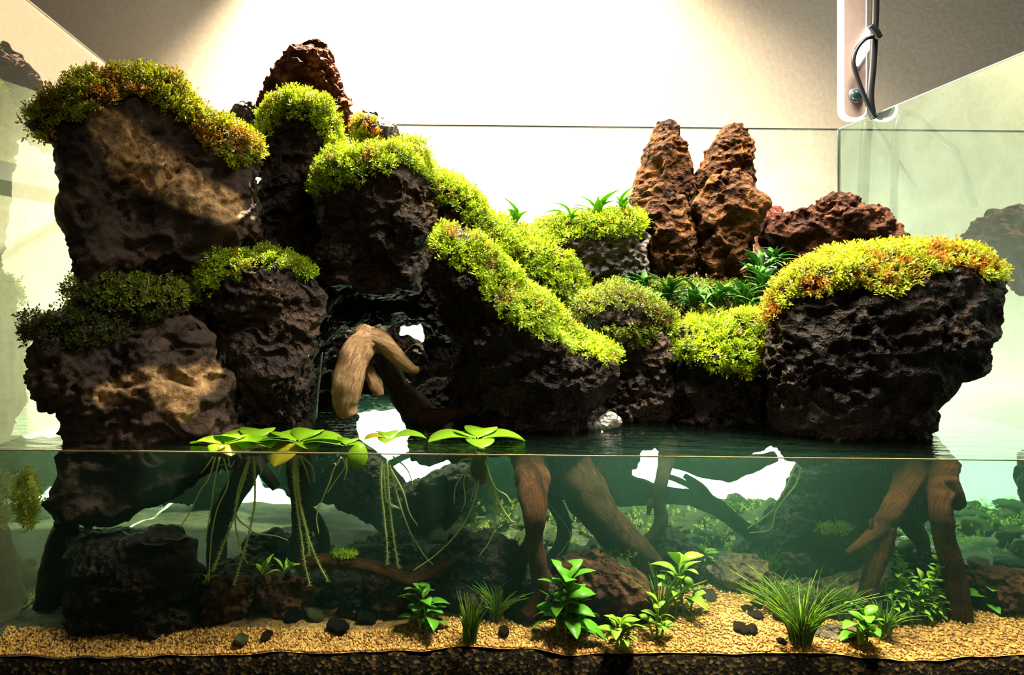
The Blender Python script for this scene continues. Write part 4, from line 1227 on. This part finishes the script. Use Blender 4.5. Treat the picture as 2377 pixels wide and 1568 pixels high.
grass(1090, 1490, 100, 45, 'dark green grass tuft at the front glass left of the tall root foot', 1, 0.25)
grass(1150, 1440, 90, 60, 'bushy olive grass tuft behind the front left one', 2, 0.6)
grass(1130, 1415, 90, 26, 'thin wispy grass behind the olive tuft', 3, 0.5)
grass(1860, 1492, 150, 70, 'largest grass tuft, front right with arching blades', 4, 0.6)
grass(1795, 1425, 85, 55, 'grass tuft left of the largest one', 5, 0.6)
grass(1960, 1440, 85, 45, 'grass tuft right of the largest one', 6, 0.4)
grass(1785, 1340, 70, 22, 'thin grass tuft beside the mottled brown stone', 7, 0.6)
grass(1530, 1440, 120, 40, 'spiky grass tuft before the thick slanting root', 8, 0.5)
grass(1440, 1445, 55, 30, 'small dark grass tuft before the centre rock', 9, 0.5)
grass(2055, 1470, 80, 40, 'yellowish grass tuft at the lower right', 10, 0.7)
grass(1890, 1430, 90, 30, 'curly grass tuft behind the largest one', 11, 0.7)


# ------------------------------------------------------------------ floating plants
def float_plant(px, py, leaves, roots, label, seed, d_root=None, fuzz=()):
    """leaves: (dx px along x, depth offset m, length px, azimuth, kind, elevation); roots: lists of pixels"""
    rs = random.Random(seed)
    base = on_plane(px, py, 0.0)
    dd = base[1] - CAM[1]
    o = link('floating_plant', None, None, label, 'plant')
    o.location = base
    for (az, L, kind, el) in leaves:
        place_leaf(kind, o, (math.cos(az) * 0.001, math.sin(az) * 0.001, 0.0016), az, el + (0.03 if math.sin(az) > 0.3 else 0.0), L * 1.15 * dd / F_PX)
    dr = d_root or dd
    for j, r in enumerate(roots):
        pts = [(p[0], p[1], (2.3 if j not in fuzz else 3.0) * (1 - 0.5 * k / max(1, len(r) - 1))) for k, p in enumerate(r)]
        C, R = px_path(pts, dr + 0.004 * ((j % 3) - 1), 7)
        V, q, cap, uv = tube_arrays(C - base[None], R, 5)
        Fc = [tuple(map(int, f)) for f in q] + cap
        if j in fuzz:      # root hairs
            off = len(V)
            Vs = [V]
            rr = np.random.RandomState(seed * 31 + j)
            for k in range(0, len(C)):
                for _ in range(9):
                    a = rr.rand() * 6.28
                    t = rr.rand()
                    c = (C[k] * (1 - t) + C[min(k + 1, len(C) - 1)] * t) - base
                    dv = np.array([math.cos(a), math.sin(a), rr.uniform(-0.4, 0.2)]) * rr.uniform(0.0015, 0.0040)
                    sd = np.array([0, 0, 0.00025])
                    Vs.append(np.array([c - sd, c + sd, c + dv]))
                    Fc.append((off, off + 1, off + 2))
                    off += 3
            V = np.vstack(Vs)
            link('root', mesh_from('root', V, Fc, 'root_pale'), o)
        else:
            link('root', mesh_from('root', V, Fc, 'root_pale'), o)
    return o


float_plant(520, 1037, [(0.2, 85, 'float', 0.02), (2.9, 70, 'float', 0.02), (1.3, 60, 'float', 0.08), (4.4, 40, 'float', -0.15), (5.3, 45, 'floatyellow', -0.3)],
            [[(500, 1062), (485, 1110), (465, 1140), (440, 1190), (418, 1225)], [(510, 1062), (498, 1120), (490, 1180), (475, 1260)], [(520, 1065), (530, 1120), (505, 1180), (492, 1240), (488, 1290), (484, 1350)], [(495, 1060), (478, 1085), (466, 1100)], [(530, 1062), (535, 1085), (545, 1070)]],
            'leftmost floating plant with thin yellowish roots', 1)
float_plant(588, 1030, [(0.3, 75, 'float', 0.05), (1.6, 80, 'float', 0.15), (2.8, 85, 'float', 0.05), (4.6, 50, 'float', -0.05), (5.5, 60, 'float', 0.0)],
            [[(580, 1060), (570, 1100), (555, 1150), (540, 1210), (520, 1260), (505, 1300), (495, 1325)], [(590, 1060), (592, 1120), (590, 1180), (575, 1250), (558, 1310), (543, 1358)],
             [(578, 1065), (555, 1130), (548, 1195), (575, 1225), (595, 1238), (640, 1245), (668, 1255)], [(596, 1060), (606, 1090), (603, 1105)], [(545, 1180), (548, 1230), (560, 1280), (575, 1310)]],
            'floating plant with fuzzy roots, second from left', 2, None, (0, 1))
float_plant(690, 1032, [(0.1, 95, 'float', 0.05), (1.2, 75, 'float', 0.18), (2.3, 75, 'float', 0.12), (3.2, 90, 'float', 0.02), (4.2, 75, 'floatyellow', -0.45), (5.4, 60, 'float', -0.05)],
            [[(683, 1058), (682, 1110), (690, 1180), (700, 1250), (708, 1310), (720, 1360)], [(690, 1058), (692, 1120), (700, 1190), (720, 1260), (740, 1310), (762, 1350)], [(695, 1058), (710, 1090), (720, 1125)],
             [(698, 1058), (725, 1085), (730, 1120)], [(676, 1060), (655, 1075), (647, 1100)], [(686, 1058), (688, 1130), (712, 1230), (718, 1290)]],
            'floating plant with long bright roots before the upright root', 3, None, (0, 1, 5))
fp = float_plant(800, 1040, [(2.9, 85, 'float', 0.03), (1.4, 50, 'float', 0.1), (0.0, 40, 'float', 0.0)],
                 [[(793, 1062), (775, 1090), (765, 1120), (748, 1160), (735, 1200), (740, 1240)], [(797, 1064), (800, 1085), (780, 1115), (760, 1145)], [(803, 1064), (805, 1090), (799, 1115)], [(792, 1062), (782, 1080), (775, 1075)]],
                 'floating plant holding one round upright leaf', 4)
b = at(828, 1058, 0.545)
lf = link('leaf', LEAF['float'], fp, 'round olive leaf turned towards the glass')
L = 0.018
lf.matrix_local = Matrix.Translation(Vector(b - np.array(fp.location)) + Vector((-0.009, 0, 0.001))) @ Matrix.Rotation(0.2, 4, 'Y') @ Matrix.Rotation(PI / 2 - 0.25, 4, 'X') @ Matrix.Diagonal((L, L * 1.15, L, 1))
float_plant(905, 1022, [(0.1, 72, 'float', 0.03), (3.3, 50, 'floatyellow', 0.0), (1.8, 50, 'float', 0.06), (4.5, 40, 'float', 0.0)],
            [[(885, 1070), (885, 1130), (892, 1200), (898, 1260), (900, 1310)], [(898, 1070), (902, 1140), (910, 1220), (920, 1290), (926, 1320)], [(905, 1080), (922, 1150), (950, 1230), (985, 1290), (1010, 1315)],
             [(908, 1090), (935, 1140), (950, 1190), (970, 1222)], [(890, 1080), (895, 1150), (905, 1170), (925, 1180)], [(912, 1060), (945, 1090), (960, 1130)]],
            'floating plant with a dense fuzzy root beard above the bright patch', 5, 0.585, (0, 1, 4))
float_plant(1108, 1025, [(0.05, 95, 'float', 0.02), (1.3, 75, 'float', 0.16), (3.25, 98, 'float', 0.0), (4.75, 62, 'float', -0.03), (2.2, 60, 'float', 0.1)],
            [[(1115, 1065), (1112, 1110), (1095, 1180), (1060, 1240), (1010, 1290), (960, 1325)], [(1105, 1068), (1080, 1095), (1058, 1130), (1054, 1170)], [(1120, 1068), (1140, 1120), (1160, 1170), (1190, 1215), (1203, 1230)],
             [(1125, 1068), (1148, 1130), (1175, 1150), (1185, 1168)], [(1110, 1070), (1078, 1110), (1080, 1160), (1070, 1190)], [(1116, 1070), (1150, 1190), (1140, 1250), (1112, 1292)], [(1098, 1066), (1075, 1068), (1060, 1078)],
             [(1112, 1075), (1102, 1130), (1092, 1165)], [(1120, 1075), (1145, 1160), (1165, 1200), (1200, 1215)]],
            'floating plant with five glossy leaves, rightmost of the row', 6, 0.585, (2, 8))
# bulky crown of the rightmost floating plant
C, R = px_path([(1112, 1058, 14), (1112, 1085, 20), (1116, 1110, 14), (1118, 1125, 4)], 0.585, 8)
link('root_crown', tube_mesh('root_crown', C - np.array(bpy.data.objects['floating_plant.005'].location)[None], R, 'moss_olive', 10, 0.35, 4), bpy.data.objects['floating_plant.005'])

# moss tufts on wood under water and algae at the left pane
def clump(px, py, d, rx, ry, n, size, mat, label, seed, cat='moss', name='moss_clump'):
    rs = np.random.RandomState(seed)
    ang = rs.rand(n) * 6.28
    rr = np.sqrt(rs.rand(n))
    p = np.stack([px + rx * rr * np.cos(ang), py + ry * rr * np.sin(ang)], 1)
    P = at_arr(p, d + 0.012 * rs.uniform(-1, 1, n))
    N = rs.normal(size=(n, 3)) * 0.6 + np.array([0, -0.4, 0.6])
    org = at(px, py + ry, d)
    me = scatter_sprigs(P, N / np.linalg.norm(N, axis=1)[:, None], size, rs, 0.9, name, mat, org)
    o = link(name, me, None, label, cat, None, 'stuff')
    o.location = org
    return o


clump(800, 1290, 0.585, 28, 8, 160, 0.005, 'moss_bright', 'bright moss tuft on the crooked underwater branch', 1)
clump(65, 1165, 0.575, 26, 70, 420, 0.008, 'algae_gold', 'golden algae clinging to the left glass under water', 2, 'algae', 'algae_clump')
clump(150, 1410, 0.63, 90, 22, 500, 0.006, 'algae_gold', 'pale yellow crust of algae on the pebbles by the left leg', 3, 'algae', 'algae_clump')
clump(1935, 1232, 0.66, 40, 14, 200, 0.005, 'algae_gold', 'yellow-green moss lump on top of the right underwater pile', 4)
clump(1430, 1290, 0.635, 50, 14, 260, 0.005, 'moss_dark', 'dark moss at the foot of the thick slanting root', 5)
clump(770, 1390, 0.69, 30, 40, 240, 0.005, 'algae_gold', 'pale algae strands on the stones below the crooked branch', 6, 'algae', 'algae_clump')
clump(1020, 1380, 0.68, 30, 30, 160, 0.005, 'algae_gold', 'pale algae tuft right of the crooked branch', 7, 'algae', 'algae_clump')

# algae fuzz over the pebble bank at the back right
rs = np.random.RandomState(77)
n = 2600
x = rs.uniform(0.05, 0.59, n)
y = 0.44 - 0.26 * rs.rand(n) ** 1.4
P = np.stack([x, y, sand_h(x, y) + rs.uniform(0.004, 0.018, n)], 1)
keep = noise3(P * 40) > -0.05
P = P[keep]
N = rs.normal(size=(len(P), 3)) * 0.5 + np.array([0, -0.2, 0.8])
org = np.array([0.32, 0.34, ZS])
o = link('algae_fuzz', scatter_sprigs(P, N / np.linalg.norm(N, axis=1)[:, None], 0.0065, rs, 0.9, 'algae_fuzz', 'algae_gold', org, 0.3), None,
         'yellow-green algae fuzz over the pebble bank at the back right', 'algae', None, 'stuff')
o.location = org

# fine yellowish rootlets hanging on the wood at right
rs = random.Random(8)
for j, (pts, d) in enumerate((([(1862, 1070), (1850, 1120), (1820, 1160), (1800, 1190), (1788, 1230), (1740, 1238)], .70), ([(1850, 1070), (1835, 1110), (1815, 1150), (1795, 1175)], .70), ([(1800, 1180), (1770, 1205), (1735, 1228)], .70), ([(1265, 1160), (1290, 1190), (1322, 1235), (1315, 1265), (1285, 1305)], .67))):
    C, R = px_path([(p[0], p[1], 1.6) for p in pts], d, 7)
    o = link('rootlet', tube_mesh('rootlet', C - C[0][None], R, 'root_pale', 5), None,
             ['long yellowish rootlet hanging beside the bright patch at right', 'short yellowish rootlet in front of the bright patch at right', 'thin rootlet joining the crossing branch and stump', 'pale rootlet along the dark curved centre root'][j], 'root')
    o.location = C[0]

# water trickling from the rocks
for j, (pts, lb) in enumerate(((([(748, 820), (744, 860), (738, 920), (734, 975)]), 'thin stream of water falling left of the bent driftwood'), (([(715, 825), (722, 845), (732, 862)]), 'short spurt of water above the falling stream'))):
    C, R = px_path([(p[0], p[1], 2.2) for p in pts], 0.66, 7)
    o = link('water_trickle', tube_mesh('water_trickle', C - C[-1][None], R, 'trickle', 8, 0.5, j), None, lb, 'water')
    o.location = C[-1]

# ================================================================== LAMP BRACKET, CABLES, HOSES at the upper right
dl = 0.92


def round_plate(px0, py0, px1, py1, r, d, t, mat, name, org, ring=None):
    """rounded rectangle seen between two pixels; ring: frame of that width"""
    def outline(x0, y0, x1, y1, r, n=8):
        pts = []
        for (cx, cy, a0) in ((x1 - r, y1 - r, 0), (x0 + r, y1 - r, 90), (x0 + r, y0 + r, 180), (x1 - r, y0 + r, 270)):
            for k in range(n + 1):
                a = math.radians(a0 + 90 * k / n)
                pts.append((cx + r * math.cos(a), cy + r * math.sin(a)))
        return np.array(pts, float)
    O = at_arr(outline(px0, py0, px1, py1, r), d)
    m = len(O)
    if ring:
        I = at_arr(outline(px0 + ring, py0 + ring, px1 - ring, py1 - ring, max(2, r - ring)), d)
        V = np.vstack([O, I, O + [0, t, 0], I + [0, t, 0]]) - org[None]
        Fc = []
        for k in range(m):
            j = (k + 1) % m
            Fc += [(k, j, m + j, m + k), (2 * m + k, 3 * m + k, 3 * m + j, 2 * m + j), (k, 2 * m + k, 2 * m + j, j), (m + k, m + j, 3 * m + j, 3 * m + k)]
    else:
        V = np.vstack([O, O + [0, t, 0]]) - org[None]
        Fc = [tuple(range(m))[::-1], tuple(range(m, 2 * m))] + [(k, (k + 1) % m, m + (k + 1) % m, m + k) for k in range(m)]
    return mesh_from(name, V, Fc, mat, smooth=False)


org = at(1985, 280, dl)
lamp = link('lamp_bracket', None, None, 'rounded lamp bracket with glowing white rim hanging at upper right', 'lamp')
lamp.location = org
link('face_plate', round_plate(1960, -260, 2010, 272, 20, dl, 0.004, 'bracket_face', 'face_plate', org), lamp)
link('glowing_rim', round_plate(1950, -270, 2012, 280, 26, dl + 0.001, 0.006, 'lamp_rim_glow', 'glowing_rim', org, 10), lamp, 'white glowing rim')
kc = at(1986, 222, dl) - org


def disc_knob(name, c, r, depth, mat, dome=True):
    n = 24
    V, Fc = [], []
    rings = 5
    for k in range(rings):
        a = k / (rings - 1) * PI / 2
        for j in range(n):
            th = 2 * PI * j / n
            V.append((c[0] + r * math.cos(a) * math.cos(th), c[1] - depth * (math.sin(a) if dome else min(1, k)), c[2] + r * math.cos(a) * math.sin(th)))
    for k in range(rings - 1):
        for j in range(n):
            Fc.append((k * n + j, k * n + (j + 1) % n, (k + 1) * n + (j + 1) % n, (k + 1) * n + j))
    return mesh_from(name, V, Fc, mat)


kn = link('knob', disc_knob('knob', kc - np.array([0, 0.001, 0]), 0.0082, 0.008, 'knob_dark'), lamp, 'dark glossy screw knob')
link('knob_ring', disc_knob('knob_ring', kc, 0.0098, 0.003, 'knob_ring'), kn, 'silver ring')
V = at_arr(np.array([(2018, 60), (2026, 85), (2022, 110), (1994, 152), (1986, 148), (1990, 110)], float), dl - 0.004) - org[None]  # glowing piece shaped as the bright gap between the cables
V = np.vstack([V, V + np.array([0, 0.003, 0])])
Fc = [(5, 4, 3, 2, 1, 0), (6, 7, 8, 9, 10, 11)] + [(k, (k + 1) % 6, 6 + (k + 1) % 6, 6 + k) for k in range(6)]
link('gap_glow', mesh_from('gap_glow', V, Fc, 'lamp_rim_glow', smooth=False), lamp, 'glowing white piece standing in for the lit gap between the cables')


def cable(name, pts, d, mat, label, cat='cable'):
    C, R = px_path(pts, d, 10)
    o = link(name, tube_mesh(name, C - C[-1][None], R, mat, 10), None, label, cat)
    o.location = C[-1]
    return o


cable('cable', [(2034, -120, 8), (2032, 20, 8), (2030, 70, 8), (2026, 150, 8), (2020, 220, 8), (2024, 262, 8), (2030, 275, 7)], 0.905, 'cable_black', 'thick black cable hanging beside the lamp bracket')
cable('cable', [(2030, 85, 4), (2008, 92, 4), (1988, 115, 5), (1981, 145, 5), (1990, 180, 5), (2005, 220, 5), (2018, 250, 5), (2030, 272, 4)], 0.90, 'cable_black', 'thin black cable looping round the lamp bracket')
cable('cable_tie', [(2020, 60, 6), (2032, 72, 8), (2042, 88, 7)], 0.895, 'cable_black', 'black cable tie at the top of the cables', 'cable tie')
# hoses behind the right pane
cable('hose', [(2015, 285, 12), (2008, 340, 12), (2005, 420, 12), (2000, 560, 12), (2000, 800, 12), (1998, 1240, 12)], 1.01, 'hose_grey', 'grey vertical hose behind the right glass', 'hose')
cable('hose', [(2072, 1300, 8), (2072, 800, 8), (2075, 480, 8), (2080, 330, 8), (2088, 275, 8), (2105, 262, 8), (2130, 275, 8), (2180, 320, 8), (2215, 350, 8), (2240, 410, 8), (2262, 480, 8)], 0.96, 'hose_grey', 'grey bent hose arching behind the right glass', 'hose')
cable('airline', [(2026, 280, 3), (2070, 350, 4), (2125, 435, 3)], 0.97, 'hose_grey', 'thin clear airline slanting behind the right glass', 'hose')
